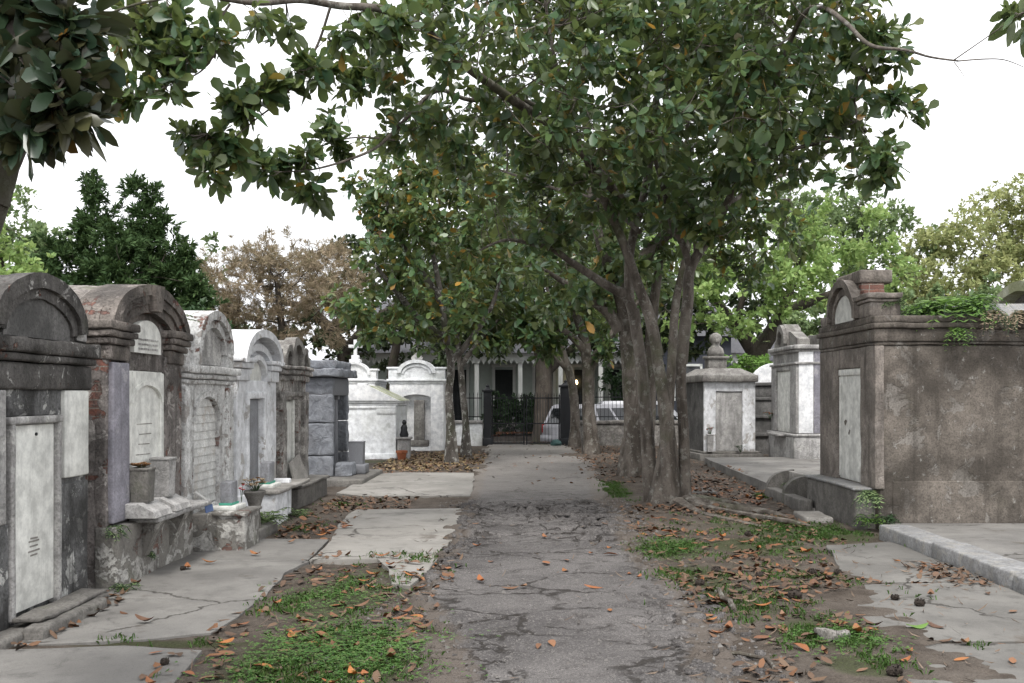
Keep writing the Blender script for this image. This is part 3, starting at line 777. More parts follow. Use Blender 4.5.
# ---- tomb 3
t = empty('tomb', (-3.55, 11.5, 0), LEFT, 'white arched tomb with an arched boarded door and white painted round roof', 'tomb', 'arched tombs in the left row')
b, fin = part(t, 'wall', M['t3_body'], .006)
b.box(-.88, .88, .12, 2.2, -.1, 1.78, .2); b.box(-.88, -.50, .0, .16, -.1, 1.78, .14); b.box(.36, .88, .0, .16, -.1, 1.78, .14); b.spandrel(-.07, 1.36, .43, .27, -.5, .36, 1.78, .0, .16); b.box(-.50, .36, .0, .16, -.1, .43)
b.arch(-.07, 1.36, .49, .33, .43, .27, -.02, .06); b.box(-.88, -.66, -.03, .05, .0, 1.74, .14); b.box(.62, .88, -.03, .05, .0, 1.74, .14); fin()
b, fin = part(t, 'door', M['siding_white'], .002)
z = .44
while z < 1.62:
    w = .43 if z < 1.36 else .43 * math.sqrt(max(.02, 1 - ((z + .05 - 1.36) / .28) ** 2))
    b.hexa([(-.07 - w, .030, z), (-.07 + w, .030, z), (-.07 + w, .12, z), (-.07 - w, .12, z)], [(-.07 - w, .043, z + .088), (-.07 + w, .043, z + .088), (-.07 + w, .12, z + .088), (-.07 - w, .12, z + .088)]); z += .09
fin()
b, fin = part(t, 'cornice', M['t3_body'], .007); cornice(b, -.88, .88, -.02, 2.2, [(1.77, 1.82, .02), (1.825, 1.88, .06), (1.885, 1.97, .11)], .16, .015); fin()
b, fin = part(t, 'pediment', M['t3_body'], .008)
b.dome(.05, 2.16, .58, .36, .02, .35, 2, 1.96); b.box(-.86, -.48, .0, .5, 1.97, 2.26); b.box(.55, .86, .0, .5, 1.97, 2.2); b.arch(.05, 2.14, .66, .46, .55, .36, -.09, .3, 26); b.arch(.05, 2.12, .54, .375, .44, .29, -.045, .08, 26)
b.box(-.62, -.50, -.08, .2, 1.97, 2.16); b.box(.60, .72, -.08, .2, 1.97, 2.16); cornice(b, -.86, -.56, 0, .4, [(2.26, 2.31, .04)]); fin()
b, fin = part(t, 'pediment_panel', M['grey_tomb'], .003); b.dome(.05, 2.10, .42, .28, .0, .03, 1, 1.99); fin()
b, fin = part(t, 'roof', M['t3_roof'], .012); b.dome(.05, 2.10, .66, .50, .28, 2.2, 12, 1.96); fin()
b, fin = part(t, 'step', M['t2_base'], .008); b.box(-.80, -.02, -.34, -.02, -.1, .40, .12, .02); fin()
b, fin = part(t, 'pedestal', M['t2_base'], .009, 'flaking limewashed pedestal standing out in front'); b.box(-.80, -.22, -.62, -.30, -.1, .40, .1, .02); b.box(-.83, -.19, -.64, -.28, .385, .425, .1); fin()
b, fin = part(t, 'front_ledge', M['concrete_dark'], .01); b.box(-.18, .95, -.55, -.02, -.1, .12, .14, .02); fin()
mb = MB(); mb.tube([(-.66, -.05, .62), (-.55, -.2, .48), (-.42, -.38, .12)], [.022, .022, .024], 6)
o = mb.build('fallen_rail', M['siding_white'], t)

# ---- tomb 4
t = empty('tomb', (-3.56, 13.65, 0), LEFT, 'smooth white arched tomb with a narrow grey marble tablet and nested arches above', 'tomb', 'arched tombs in the left row')
b, fin = part(t, 'wall', M['t4_body'], .003)
b.box(-1.0, 1.0, .10, 2.2, -.1, 2.0, .25); b.box(-1.0, -.50, .0, .14, -.1, 1.84, .2); b.box(.26, 1.0, .0, .14, -.1, 1.84, .2); b.box(-.5, .26, .0, .14, 1.60, 1.84); b.box(-.5, .26, .0, .14, -.1, .50)
b.box(-.60, -.50, -.03, .03, .5, 1.68); b.box(.26, .36, -.03, .03, .5, 1.68); b.box(-.60, .36, -.03, .03, 1.60, 1.69); fin()
b, fin = part(t, 'tablet', M['marble_grey'], .002); b.box(-.49, .25, .06, .105, .50, 1.60, .3, .006); fin()
for x0, x1 in ((-1.0, -.55), (.50, .98)):
    b, fin = part(t, 'capital', M['t4_body'], .004); cornice(b, x0, x1, -.03, .3, [(1.83, 1.98, .02), (1.985, 2.06, .07), (2.065, 2.12, .11)], .2); fin()
b, fin = part(t, 'pediment', M['t4_body'], .004)
b.dome(0, 2.06, .92, .40, .06, .3, 2, 1.83); b.arch(0, 2.06, .98, .46, .86, .36, -.12, .3, 28); b.arch(0, 2.0, .74, .33, .62, .24, -.03, .1, 26); b.arch(-.08, 1.92, .46, .26, .37, .19, -.04, .1, 24); fin()
b, fin = part(t, 'pediment_panel', M['marble'], .002); b.dome(-.08, 1.92, .36, .18, .03, .07, 1, 1.84); fin()
b, fin = part(t, 'roof', M['t4_roof'], .012); b.dome(0, 2.04, .95, .46, .3, 2.2, 12, 1.95); fin()
b, fin = part(t, 'base', M['t4_body'], .004); b.box(-1.02, 1.02, -.06, .1, -.1, .40, .2); b.box(-.75, -.1, -.42, -.04, -.1, .40, .14); b.box(.4, .56, -.32, -.02, -.1, .5, .14, .015); fin()
b, fin = part(t, 'bench', M['concrete'], .008); b.box(-.8, 1.05, -.48, -.05, .40, .45, .14, .015); fin()

# ---- tomb 5
t = empty('tomb', (-3.56, 15.7, 0), LEFT, 'ruined tomb with scrolled lichen-grey pediment, furthest of the arched row', 'tomb', 'arched tombs in the left row')
b, fin = part(t, 'wall', M['t5_body'], .012)
b.box(-.92, .92, .12, 2.2, -.1, 1.95, .2); b.box(-.92, -.42, .0, .16, -.1, 1.95, .14); b.box(.38, .92, .0, .16, -.1, 1.95, .14); b.box(-.42, .38, .0, .16, 1.58, 1.95, .14); b.box(-.42, .38, .0, .16, -.1, .35, .14); b.box(-.9, -.62, -.06, .04, .2, 1.7, .14); b.box(.6, .9, -.06, .04, .2, 1.7, .14); fin()
b, fin = part(t, 'tablet', M['marble'], .004); b.box(-.30, .26, .08, .13, .36, 1.55, .2); b.box(-.41, -.32, .05, .13, .36, 1.58); b.box(.28, .37, .05, .13, .36, 1.58); fin()
b, fin = part(t, 'cornice', M['t5_body'], .014); cornice(b, -.92, .92, -.02, 2.2, [(1.62, 1.70, .03), (1.86, 1.95, .05), (1.955, 2.03, .11), (2.035, 2.09, .15)], .12, .02); fin()
b, fin = part(t, 'pediment', M['scroll'], .020)
b.dome(0, 2.12, .34, .38, -.02, .3, 2, 2.05, 16); b.dome(-.56, 2.1, .26, .26, -.02, .3, 2, 2.05, 14); b.dome(.56, 2.1, .26, .26, -.02, .3, 2, 2.05, 14); b.arch(0, 2.12, .42, .42, .30, .30, -.10, .08, 18); b.arch(-.56, 2.1, .30, .30, .2, .2, -.09, .08, 16); b.arch(.56, 2.1, .30, .30, .2, .2, -.09, .08, 16); b.box(-.98, -.84, -.05, .3, 2.05, 2.32); b.box(.84, .98, -.05, .3, 2.05, 2.32); fin()
b, fin = part(t, 'roof', M['roof_render'], .02); b.box(-.9, .9, .3, 2.2, 2.05, 2.16, .2); fin()
b, fin = part(t, 'ledge', M['concrete_dark'], .014); b.box(-.95, 1.15, -.30, .0, -.1, .30, .12, .02); b.box(-1.0, 1.1, -.36, -.02, .30, .35, .12, .02); fin()
b, fin = part(t, 'fallen_slab', M['concrete'], .006); b.hexa([(-.35, -.12, .36), (.4, -.16, .36), (.4, -.12, .36), (-.35, -.08, .36)], [(-.25, -.02, .62), (.30, -.03, .72), (.30, .0, .72), (-.25, .0, .62)]); fin()

# ---- granite mausoleum
t = empty('granite_mausoleum', (-3.6, 20.05, 0), LEFT, 'small grey rock-faced granite mausoleum with flat heavy roof and open doorway', 'mausoleum')
mb = MB()
def rocky(mb, x0, x1, y0, y1, z0, z1):
    mb.box(x0, x1, y0, y1, z0, z1, .05, .02)
for z0, z1 in ((.12, .50), (.515, 1.12), (1.135, 1.66), (1.675, 1.98)):
    for y0, y1 in ((.0, .62), (.635, 1.35), (1.365, 2.2)):
        rocky(mb, -.87, -.70, y0, y1, z0, z1)
    rocky(mb, .66, .87, .0, .6, z0, z1); mb.box(.64, .87, .62, 2.2, z0, z1, .3)
mb.box(-.69, .63, 1.9, 2.2, .1, 1.98, .3)
mb.build('wall', M['rock'], t, jit=.013, freq=8)
b, fin = part(t, 'lintel', M['granite_smooth'], .002); b.box(-.86, .86, .0, .5, 1.64, 1.975, .3); fin()
b, fin = part(t, 'door', M['doorway_shade'], .001); b.box(-.70, .66, .42, .48, .2, 1.64, .4); fin()  # dark panel whose colour paints the shade inside the open doorway
b, fin = part(t, 'door_column', M['granite_smooth'], .001); b.tube([(.12, .16, .2), (.12, .16, 1.62)], [.08, .07], 14); b.box(.02, .22, .06, .27, 1.56, 1.635); b.box(.02, .22, .06, .27, .16, .24); fin()
mb = MB(); rocky(mb, -1.02, 1.02, -.15, 2.3, 1.99, 2.14); rocky(mb, -.90, .90, -.05, 2.2, 2.145, 2.30); mb.build('roof', M['rock'], t, jit=.016, freq=8)
b, fin = part(t, 'platform', M['concrete_dark'], .006); b.box(-1.55, 1.15, -.66, 2.3, -.15, .115, .2, .02); fin()
mb = MB(); rocky(mb, -.80, -.27, -.34, -.02, .12, .36); mb.build('step', M['rock'], t, jit=.018, freq=5)
b, fin = part(t, 'pedestal', M['granite_smooth'], .003); b.box(-.20, .32, -.50, -.10, .117, .30, .2, .02); fin()

# ---- three white tombs facing the camera at the end of the left row
t = empty('tomb', (-4.25, 26.4, 0), 0, 'low white house-shaped tomb with mossy sloping top, in front of the cross tomb', 'tomb', 'white tombs at the end of the left row')
b, fin = part(t, 'wall', M['white_moss'], .004); b.box(-.92, .92, 0, 2.5, -.1, 1.36, .25); b.box(-.94, .94, -.03, .1, -.1, .14); b.box(-.92, -.60, -.025, .02, 1.16, 1.36); b.box(.42, .92, -.025, .02, 1.16, 1.36); b.box(-.92, .92, -.03, .03, 1.30, 1.37); fin()
b, fin = part(t, 'cornice', M['white_moss'], .004); cornice(b, -.92, .92, 0, 2.5, [(1.37, 1.43, .03), (1.435, 1.50, .07)], .3); fin()
b, fin = part(t, 'roof', M['mossy_top'], .004)
b.hexa([(-1.0, -.08, 1.50), (1.0, -.08, 1.50), (1.0, 2.55, 1.50), (-1.0, 2.55, 1.50)], [(-.05, .35, 1.90), (.18, .35, 1.90), (.18, 2.1, 1.90), (-.05, 2.1, 1.90)]); fin()
b, fin = part(t, 'gable', M['white_far'], .003); b.prism([(-1.0, 1.505), (1.0, 1.505), (.2, 1.90), (-.06, 1.90)], -.095, .05); b.box(-.06, .20, -.09, .1, 1.885, 1.95); fin()

t = empty('tomb', (-5.0, 30.0, 0), 0, 'white arched tomb topped by a stone cross, behind the low mossy one', 'tomb', 'white tombs at the end of the left row')
b, fin = part(t, 'wall', M['white_far'], .003); b.box(-.60, .60, 0, 2.4, -.1, 2.0, .3); b.box(-.62, -.40, -.04, .02, .0, 1.95); b.box(.40, .62, -.04, .02, .0, 1.95); fin()
b, fin = part(t, 'cornice', M['white_far'], .003); cornice(b, -.60, .60, 0, 2.4, [(1.98, 2.05, .03), (2.055, 2.12, .08)], .3); b.box(-.64, -.36, .0, .4, 2.12, 2.36); b.box(.36, .64, .0, .4, 2.12, 2.36); cornice(b, -.64, -.40, 0, .4, [(2.36, 2.42, .04)]); cornice(b, .40, .64, 0, .4, [(2.36, 2.42, .04)]); fin()
b, fin = part(t, 'pediment', M['white_far'], .003); b.dome(0, 2.24, .44, .34, .0, .4, 2, 2.1); b.arch(0, 2.24, .48, .38, .40, .31, -.06, .2); fin()
b, fin = part(t, 'cross', M['white_far'], .002); b.box(-.16, .16, .05, .35, 2.60, 2.70); b.box(-.11, .11, .1, .3, 2.70, 2.82); b.box(-.05, .05, .15, .25, 2.82, 3.28, .2); b.box(-.20, -.05, .155, .245, 3.04, 3.13); b.box(.05, .20, .155, .245, 3.04, 3.13); fin()

t = empty('tomb', (-3.22, 30.4, 0), 0, 'white tomb with pointed finial and dark arched niche holding a grey tablet', 'tomb', 'white tombs at the end of the left row')
b, fin = part(t, 'wall', M['white_far'], .003)
b.box(-.80, .80, .3, 2.3, -.1, 2.0, .3); b.box(-.80, -.42, 0, .34, -.1, 2.0, .3); b.box(.42, .80, 0, .34, -.1, 2.0, .3); b.spandrel(0, 1.55, .42, .12, -.42, .42, 2.0, .0, .34); b.box(-.42, .42, 0, .34, -.1, .12); fin()
b, fin = part(t, 'cornice', M['white_moss'], .004); cornice(b, -.80, .80, 0, 2.3, [(1.98, 2.05, .03), (2.055, 2.12, .09)], .3); b.box(-.84, -.50, .0, .4, 2.12, 2.42); b.box(.50, .84, .0, .4, 2.12, 2.42); cornice(b, -.84, -.54, 0, .4, [(2.42, 2.48, .05)]); cornice(b, .54, .84, 0, .4, [(2.42, 2.48, .05)]); fin()
b, fin = part(t, 'pediment', M['white_moss'], .004); b.dome(0, 2.30, .50, .28, .0, .4, 2, 2.1); b.arch(0, 2.30, .58, .40, .46, .30, -.07, .3, 24); b.arch(0, 2.28, .44, .28, .38, .22, -.03, .1, 24); fin()
b, fin = part(t, 'finial', M['grey_tomb'], .003); b.prism([(-.14, 2.68), (.14, 2.68), (.17, 2.76), (.10, 2.84), (.0, 2.92), (-.10, 2.84), (-.17, 2.76)], .05, .3); fin()
b, fin = part(t, 'niche_back', M['white_far'], .003); b.box(-.42, .42, .27, .298, .1, 1.68, .3); fin()
b, fin = part(t, 'tablet', M['scroll'], .006); b.box(-.08, .22, .04, .2, .3, 1.50, .2); b.box(-.2, .34, -.02, .3, .12, .3, .2); fin()

# ---- right side, big brown tomb
t = empty('tomb', (4.28, 13.65, 0), RIGHT, 'big brown-grey stucco tomb with ferns along its roof, nearest on the right', 'tomb')
b, fin = part(t, 'wall', M['r1_wall'], .007); b.box(-1.15, 1.15, .05, 3.2, -.15, 2.26, .16, .02); b.box(-1.16, 1.165, .20, 3.2, -.15, .60, .16, .02); fin()
b, fin = part(t, 'front_wall', M['r1_front'], .006)
b.box(-1.16, -.42, .0, .1, .5, 2.26, .16); b.box(.58, 1.165, .0, .1, .5, 2.26, .16); b.box(-.42, .58, .0, .1, 2.0, 2.26, .16); b.box(.85, 1.17, -.012, .1, .5, 2.26, .16); b.box(-1.17, -.85, -.012, .1, .5, 2.26, .16); fin()
b, fin = part(t, 'base', M['concrete_dark'], .010); b.box(-1.2, 1.0, -.20, .1, -.15, .47, .14, .02); fin()
b, fin = part(t, 'base_ledge', M['granite_curb'], .006); b.box(-1.22, 1.03, -.235, .05, .47, .505, .14, .012); fin()
b, fin = part(t, 'cornice', M['r1_wall'], .009); cornice(b, -1.15, 1.15, .0, 3.2, [(2.262, 2.30, .015), (2.302, 2.46, .035), (2.462, 2.53, .075), (2.532, 2.62, .045)], .16, .015); fin()
b, fin = part(t, 'pediment', M['r1_front'], .009)
b.dome(-.05, 2.64, .56, .46, .06, .36, 2, 2.58); b.arch(-.05, 2.64, .62, .54, .52, .44, -.08, .36, 26); b.arch(-.05, 2.62, .51, .44, .44, .36, -.03, .12, 26); b.box(-1.12, -.66, -.02, .34, 2.62, 2.76); fin()
b, fin = part(t, 'pediment_panel', M['marble'], .003); b.dome(-.05, 2.66, .42, .32, -.005, .07, 1, 2.625); fin()
b, fin = part(t, 'corner_pier', M['r1_front'], .009); b.box(.55, 1.02, -.02, .36, 2.62, 2.80, .12, .02); cornice(b, .55, 1.02, -.02, .34, [(2.80, 2.84, .03), (2.842, 2.91, .07)], .12, .015); fin()
b, fin = part(t, 'top_block', M['r1_front'], .008); b.box(-.58, .45, .04, .46, 3.10, 3.27, .12, .02); b.box(-.5, .30, .08, .40, 3.0, 3.1, .12); fin()
b, fin = part(t, 'open_brickwork', M['brick'], .01); b.box(.30, .44, .06, .36, 2.91, 3.098, .08); b.box(.44, .60, .04, .32, 2.912, 3.0, .08); fin()
b, fin = part(t, 'tablet', M['marble'], .0015); b.box(-.41, .57, .045, .09, .52, 1.99, .3, .006); b.box(-.41, .57, .02, .05, 1.91, 1.995); b.box(-.41, -.36, .03, .06, .55, 1.9); b.box(.52, .57, .03, .06, .55, 1.9); tb = fin()
b, fin = part(t, 'roof_slab', M['granite_curb'], .005)
b.hexa([(-1.0, .9, 2.62), (1.05, .9, 2.62), (1.05, 3.1, 2.62), (-1.0, 3.1, 2.62)], [(-1.0, .9, 2.80), (.75, .9, 2.80), (.75, 3.1, 2.80), (-1.0, 3.1, 2.80)]); fin()

# ---- concrete bay with curved cheeks standing before it
t = empty('stone_step', (3.88, 15.4, 0), RIGHT, 'low concrete step with curved cheek walls in front of the big brown tomb', 'step')
t.scale = (.95, .56, .86)
b, fin = part(t, 'tread', M['concrete_dark'], .006); b.box(-1.2, 1.05, -.0, .30, -.1, .20, .14, .02); fin()
b, fin = part(t, 'back_wall', M['concrete'], .006); b.box(-1.2, 1.05, .62, .78, -.1, .50, .14, .02); b.box(-1.18, 1.03, .3, .63, -.1, .06, .2); fin()
for x in (-1.22, -.10):
    b, fin = part(t, 'cheek_wall', M['concrete_dark'], .005)
    p = [(.78, -.1), (.78, .53)] + [(.62 - .60 * math.sin(PI / 2 * k / 10), .20 + .30 * math.cos(PI / 2 * k / 10)) for k in range(11)] + [(-.02, .02), (-.02, -.1)]
    b.prism([(a, c) for a, c in p], x, x + .16, 1, axis='x'); fin()
mb = MB(); mb.box(3.62, 3.98, 13.2, 13.85, -.05, .08, .12, .02)
tag(mb.build('fallen_slab', M['concrete'], jit=.012), 'flat broken slab lying on the grass beside the step of the brown tomb', 'slab')

# ---- right, second tomb on the terrace (with purple side panel)
t = empty('tomb', (6.3, 25.0, 0.16), RIGHT, 'tall pale tomb with scrolled crest and lilac side panel, behind the big brown one', 'tomb')
b, fin = part(t, 'wall', M['grey_tomb'], .005); b.box(-1.2, 1.2, .05, 2.6, .55, 2.62, .25); b.box(-1.2, -.72, .0, .1, .6, 2.2); b.box(.62, 1.2, .0, .1, .6, 2.2); b.box(-.72, .62, .0, .1, 2.08, 2.2); fin()
b, fin = part(t, 'base', M['grey_tomb'], .006); b.box(-1.25, 1.25, -.06, 2.65, -.2, .52, .2, .02); b.box(-1.28, 1.28, -.10, 2.68, .52, .58, .2, .015); b.box(-.6, .5, -.25, -.05, .50, .56, .15); fin()
b, fin = part(t, 'cornice', M['grey_tomb'], .006); cornice(b, -1.2, 1.2, .0, 2.6, [(2.2, 2.26, .05), (2.50, 2.56, .03), (2.562, 2.66, .10)], .2, .015); fin()
b, fin = part(t, 'crest', M['scroll'], .018); b.dome(0, 2.7, .42, .52, .0, .35, 2, 2.62, 18); b.arch(0, 2.74, .40, .46, .26, .30, -.08, .1, 18); b.prism([(-1.1, 2.66), (1.1, 2.66), (1.1, 2.8), (.5, 3.0), (-.5, 3.0), (-1.1, 2.8)], .05, .35); b.box(-1.2, 1.2, .6, 1.2, 2.66, 2.92); fin()
b, fin = part(t, 'tablet', M['marble'], .002); b.box(-.70, .60, .04, .09, .6, 2.07, .3); fin()
b, fin = part(t, 'side_panel', M['white_far'], .002, 'white washed side panel'); b.box(1.185, 1.215, .06, .40, .6, 2.58, .4); fin()
b, fin = part(t, 'side_panel', M['purple_wash'], .002, 'lilac side panel'); b.box(1.185, 1.225, .41, .98, .6, 2.58, .4); fin()
b, fin = part(t, 'side_pilaster', M['grey_tomb'], .003); b.box(1.19, 1.27, 2.05, 2.6, .58, 2.56, .3); fin()

# ---- right, tomb with the little statue
t = empty('tomb', (5.22, 26.1, 0), R(6), 'square white-fronted tomb with dark side, a small stone bust standing on top', 'tomb')
t.scale = (.73, 1, 1)
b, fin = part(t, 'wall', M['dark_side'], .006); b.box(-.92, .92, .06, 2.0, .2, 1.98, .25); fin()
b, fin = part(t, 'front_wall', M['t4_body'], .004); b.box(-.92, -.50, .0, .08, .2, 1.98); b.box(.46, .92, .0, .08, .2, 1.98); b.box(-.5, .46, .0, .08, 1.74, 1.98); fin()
b, fin = part(t, 'tablet', M['grey_tomb'], .003); b.box(-.49, .45, .03, .07, .22, 1.73, .3); fin()
b, fin = part(t, 'plinth', M['concrete_dark'], .006); b.box(-1.15, 1.10, -.25, 2.1, -.1, .16, .2); b.box(-1.0, 1.02, -.12, 2.05, .16, .215, .2); fin()
b, fin = part(t, 'roof', M['scroll'], .008)
b.box(-1.02, .98, -.12, 2.1, 1.98, 2.16, .2, .02)
b.hexa([(-.98, -.08, 2.16), (.94, -.08, 2.16), (.94, 2.05, 2.16), (-.98, 2.05, 2.16)], [(-.6, .25, 2.34), (.5, .25, 2.34), (.5, 1.7, 2.34), (-.6, 1.7, 2.34)]); fin()
t2 = empty('stone_bust', (4.98, 26.75, 2.33), R(6), 'small weathered stone bust on a square pedestal on the tomb roof', 'statue')
b, fin = part(t2, 'pedestal', M['scroll'], .004); b.box(-.24, .24, -.2, .2, -.02, .26); b.box(-.29, .29, -.25, .25, .26, .33); fin()
b, fin = part(t2, 'figure', M['scroll'], .008, angle=80); b.lathe(0, 0, [(.20, .33), (.22, .42), (.19, .52), (.11, .60), (.10, .64), (.155, .72), (.17, .80), (.14, .88), (.05, .94)], 16); b.box(-.05, .05, -.19, -.1, .68, .78, .05); fin()

# ---- right, dark tomb in the gap, and a round-topped one beyond the brown tomb
t = empty('tomb', (7.0, 28.4, 0), 0, 'low dark stepped tomb in the gap between the bust tomb and pale tomb', 'tomb')
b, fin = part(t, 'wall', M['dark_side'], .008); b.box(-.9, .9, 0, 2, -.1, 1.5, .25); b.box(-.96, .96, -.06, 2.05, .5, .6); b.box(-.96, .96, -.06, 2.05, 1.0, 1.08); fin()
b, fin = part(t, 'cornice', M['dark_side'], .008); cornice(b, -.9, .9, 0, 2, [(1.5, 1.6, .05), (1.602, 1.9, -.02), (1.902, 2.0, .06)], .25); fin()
b, fin = part(t, 'pediment', M['white_far'], .003); b.dome(.05, 2.0, .72, .55, .1, .4, 2, 1.98); fin()
t = empty('tomb', (7.95, 16.5, 0), RIGHT, 'grey round-roofed tomb showing only its vault over the brown tomb', 'tomb')
b, fin = part(t, 'wall', M['grey_tomb'], .006); b.box(-1.0, 1.0, .05, 2.4, -.1, 2.6, .3); fin()
b, fin = part(t, 'roof', M['scroll'], .02); b.dome(0, 2.6, 1.0, .75, .2, 2.4, 8); fin()
b, fin = part(t, 'pediment', M['mossy_top'], .015); b.arch(0, 2.6, 1.12, .88, .95, .72, -.05, .3, 22); b.box(-1.1, 1.1, -.05, .4, 2.5, 2.6); fin()
# ================================================================== SMALL THINGS ON THE TOMBS
def sq_vase(loc, s, h, m, label, name='stone_vase', rz=0, taper=.86, cap=True, group=None):
    t = empty(name, loc, rz, label, 'vase', group)
    b, fin = part(t, 'body', m, .004)
    a = s * taper
    b.hexa([(-a / 2, -a / 2, 0), (a / 2, -a / 2, 0), (a / 2, a / 2, 0), (-a / 2, a / 2, 0)], [(-s / 2, -s / 2, h), (s / 2, -s / 2, h), (s / 2, s / 2, h), (-s / 2, s / 2, h)]); fin()
    b, fin = part(t, 'rim', m, .003); b.box(-s / 2 - .008, s / 2 + .008, -s / 2 - .008, s / 2 + .008, h, h + .025, .05, .006); fin()
    return t
def posy(name, loc, n, rad, h, mats, label, cat='flowers', seed=1):
    t = empty(name, loc, 0, label, cat); r = random.Random(seed)
    st = MB(); bl = []
    for k in range(n):
        a = r.uniform(0, 2 * PI); q = rad * math.sqrt(r.random()); top = Vector((q * math.cos(a), q * math.sin(a), h * r.uniform(.6, 1.0)))
        st.tube([(0, 0, -.02), top * .5 + Vector((0, 0, .02)), top], [.004, .003, .003], 4)
        b = MB(); bl.append(b); s = r.uniform(.018, .032)
        for i in range(6):
            d = 2 * PI * i / 6; u = Vector((math.cos(d), math.sin(d), .45)) * s; w = Vector((-math.sin(d), math.cos(d), .2)) * s * .5
            b.add([top, top + u * .6 + w, top + u * 1.2, top + u * .6 - w], [(0, 1, 2, 3)])
        b.lathe(top.x, top.y, [(.0, top.z - .004), (s * .5, top.z), (s * .3, top.z + s * .5), (.0, top.z + s * .6)], 6)
    st.build('stems', M['shrub_leaf'], t, jit=0)
    for k, b in enumerate(bl): b.build('blossom', mats[k % len(mats)], t, jit=.003)
    return t
X2 = -3.5
sq_vase((-3.40, 9.10, .70), .17, .28, M['concrete_dark'], 'square grey stone vase holding withered brown flowers on the shelf of the brick tomb')
posy('flowers', (-3.40, 9.10, .97), 16, .09, .07, [M['rust_flower']], 'withered brown flowers filling the nearer square vase', seed=3)
sq_vase((-3.40, 9.62, .70), .18, .34, M['grey_tomb'], 'empty pale square stone vase, the further one on the shelf of the brick tomb')
def book(loc, rz, label):
    t = empty('marble_book', loc, rz, label, 'marker')
    b, fin = part(t, 'block', M['grey_tomb'], .003)
    b.hexa([(-.22, -.16, 0), (.22, -.16, 0), (.22, .12, 0), (-.22, .12, 0)], [(-.22, -.14, .05), (.22, -.14, .05), (.22, .0, .125), (-.22, .0, .125)]); b.box(-.22, .22, -.002, .16, 0, .122, .1); fin()
    return t
book((-3.24, 9.12, .577), LEFT, 'sloping marble block under the nearer square vase with withered flowers')
bpy.data.objects['marble_book'].location.x = -3.37
book((-3.37, 9.66, .577), LEFT, 'sloping marble block under the empty further square vase')
mb = MB(); mb.slab(-.12, .12, -.006, 0, 0, .07); o = mb.build('blue_stain_plate', M['blue_stain'], jit=0); o.location = (-3.21, 10.42, .46); o.rotation_euler = (R(-12), 0, LEFT)  # thin plate put in for a blue stain at the ledge end
tag(o, 'thin blue plate standing in for a stain under the shelf end of the brick tomb', 'plate')
def marker(loc, label, stain=True, s=1.0):
    t = empty('marble_marker', loc, LEFT, label, 'marker')
    b, fin = part(t, 'block', M['marble_grey'], .002); b.box(-.12 * s, .12 * s, -.06, .06, .05, .30 * s, .1, .008); fin()
    b, fin = part(t, 'foot', M['marble'], .002); b.box(-.20 * s, .20 * s, -.13, .13, 0, .05, .1, .008); fin()
    if stain:
        b, fin = part(t, 'green_stain', M['green_stain'], .004); b.box(-.135 * s, .135 * s, -.07, .07, .05, .075, .03, .004); fin()
    return t
marker((-3.18, 11.0, .425), 'grey marble block with green stained foot and a red flower, on the flaking pedestal')
posy('flowers', (-3.1, 11.2, .50), 3, .03, .16, [M['red_flower']], 'single faded red flower beside the green stained marble block', seed=8)
marker((-3.36, 13.35, .45), 'grey marble block with green stained foot before the narrow grey tablet', s=1.1)
t = empty('flower_pot', (-3.10, 11.75, .12), 0, 'dark stone urn of dried cream flowers beside the flaking pedestal', 'flower pot')
b, fin = part(t, 'pot', M['concrete_dark'], .004); b.lathe(0, 0, [(.07, 0), (.06, .22), (.09, .34), (.13, .42), (.12, .44), (.08, .42)], 14); fin()
posy('flowers', (-3.10, 11.75, .52), 26, .15, .17, [M['pale_flower'], M['rust_flower'], M['pale_flower']], 'dried cream flowers standing in the dark stone urn', seed=5)
sq_vase((-3.30, 20.1, .30), .28, .42, M['granite_smooth'], 'square dark granite vase on the pedestal of the granite mausoleum', taper=.95)
t = empty('flower_pot', (-3.13, 26.0, .0), 0, 'orange terracotta pot at the corner of the low white mossy tomb', 'flower pot')
b, fin = part(t, 'pot', M['terracotta'], .002); b.lathe(0, 0, [(.09, 0), (.13, .18), (.15, .18), (.15, .24), (.12, .24), (.11, .2)], 14); fin()
t = empty('garden_statue', (-3.14, 26.6, .0), 0, 'small dark figure on a pale pillar between the low mossy tomb and the niche tomb', 'statue')
b, fin = part(t, 'pillar', M['grey_tomb'], .004); b.box(-.16, .16, -.16, .16, -.05, .5, .12); b.box(-.2, .2, -.2, .2, .5, .56); fin()
b, fin = part(t, 'figure', M['iron'], .004); b.lathe(0, 0, [(.1, .56), (.12, .62), (.08, .74), (.09, .80), (.06, .86), (.04, .88), (.06, .94), (.03, 1.0)], 12); fin()
sq_vase((4.68, 25.88, .215), .16, .42, M['grey_tomb'], 'tall white stone vase with coloured flowers at the front of the bust tomb')
posy('flowers', (4.68, 25.88, .64), 14, .12, .20, [M['red_flower'], M['green_stain'], M['shrub_leaf']], 'red and green artificial flowers in the tall white vase', seed=9)
posy('flowers', (5.45, 25.93, .215), 12, .12, .16, [M['shrub_leaf']], 'small green posy at the right foot of the bust tomb tablet', seed=10)
posy('flowers', (6.22, 26.0, 1.06), 22, .16, .16, [M['rust_flower'], M['terracotta']], 'hanging orange-brown flowers on the front of the tall pale tomb', seed=12)

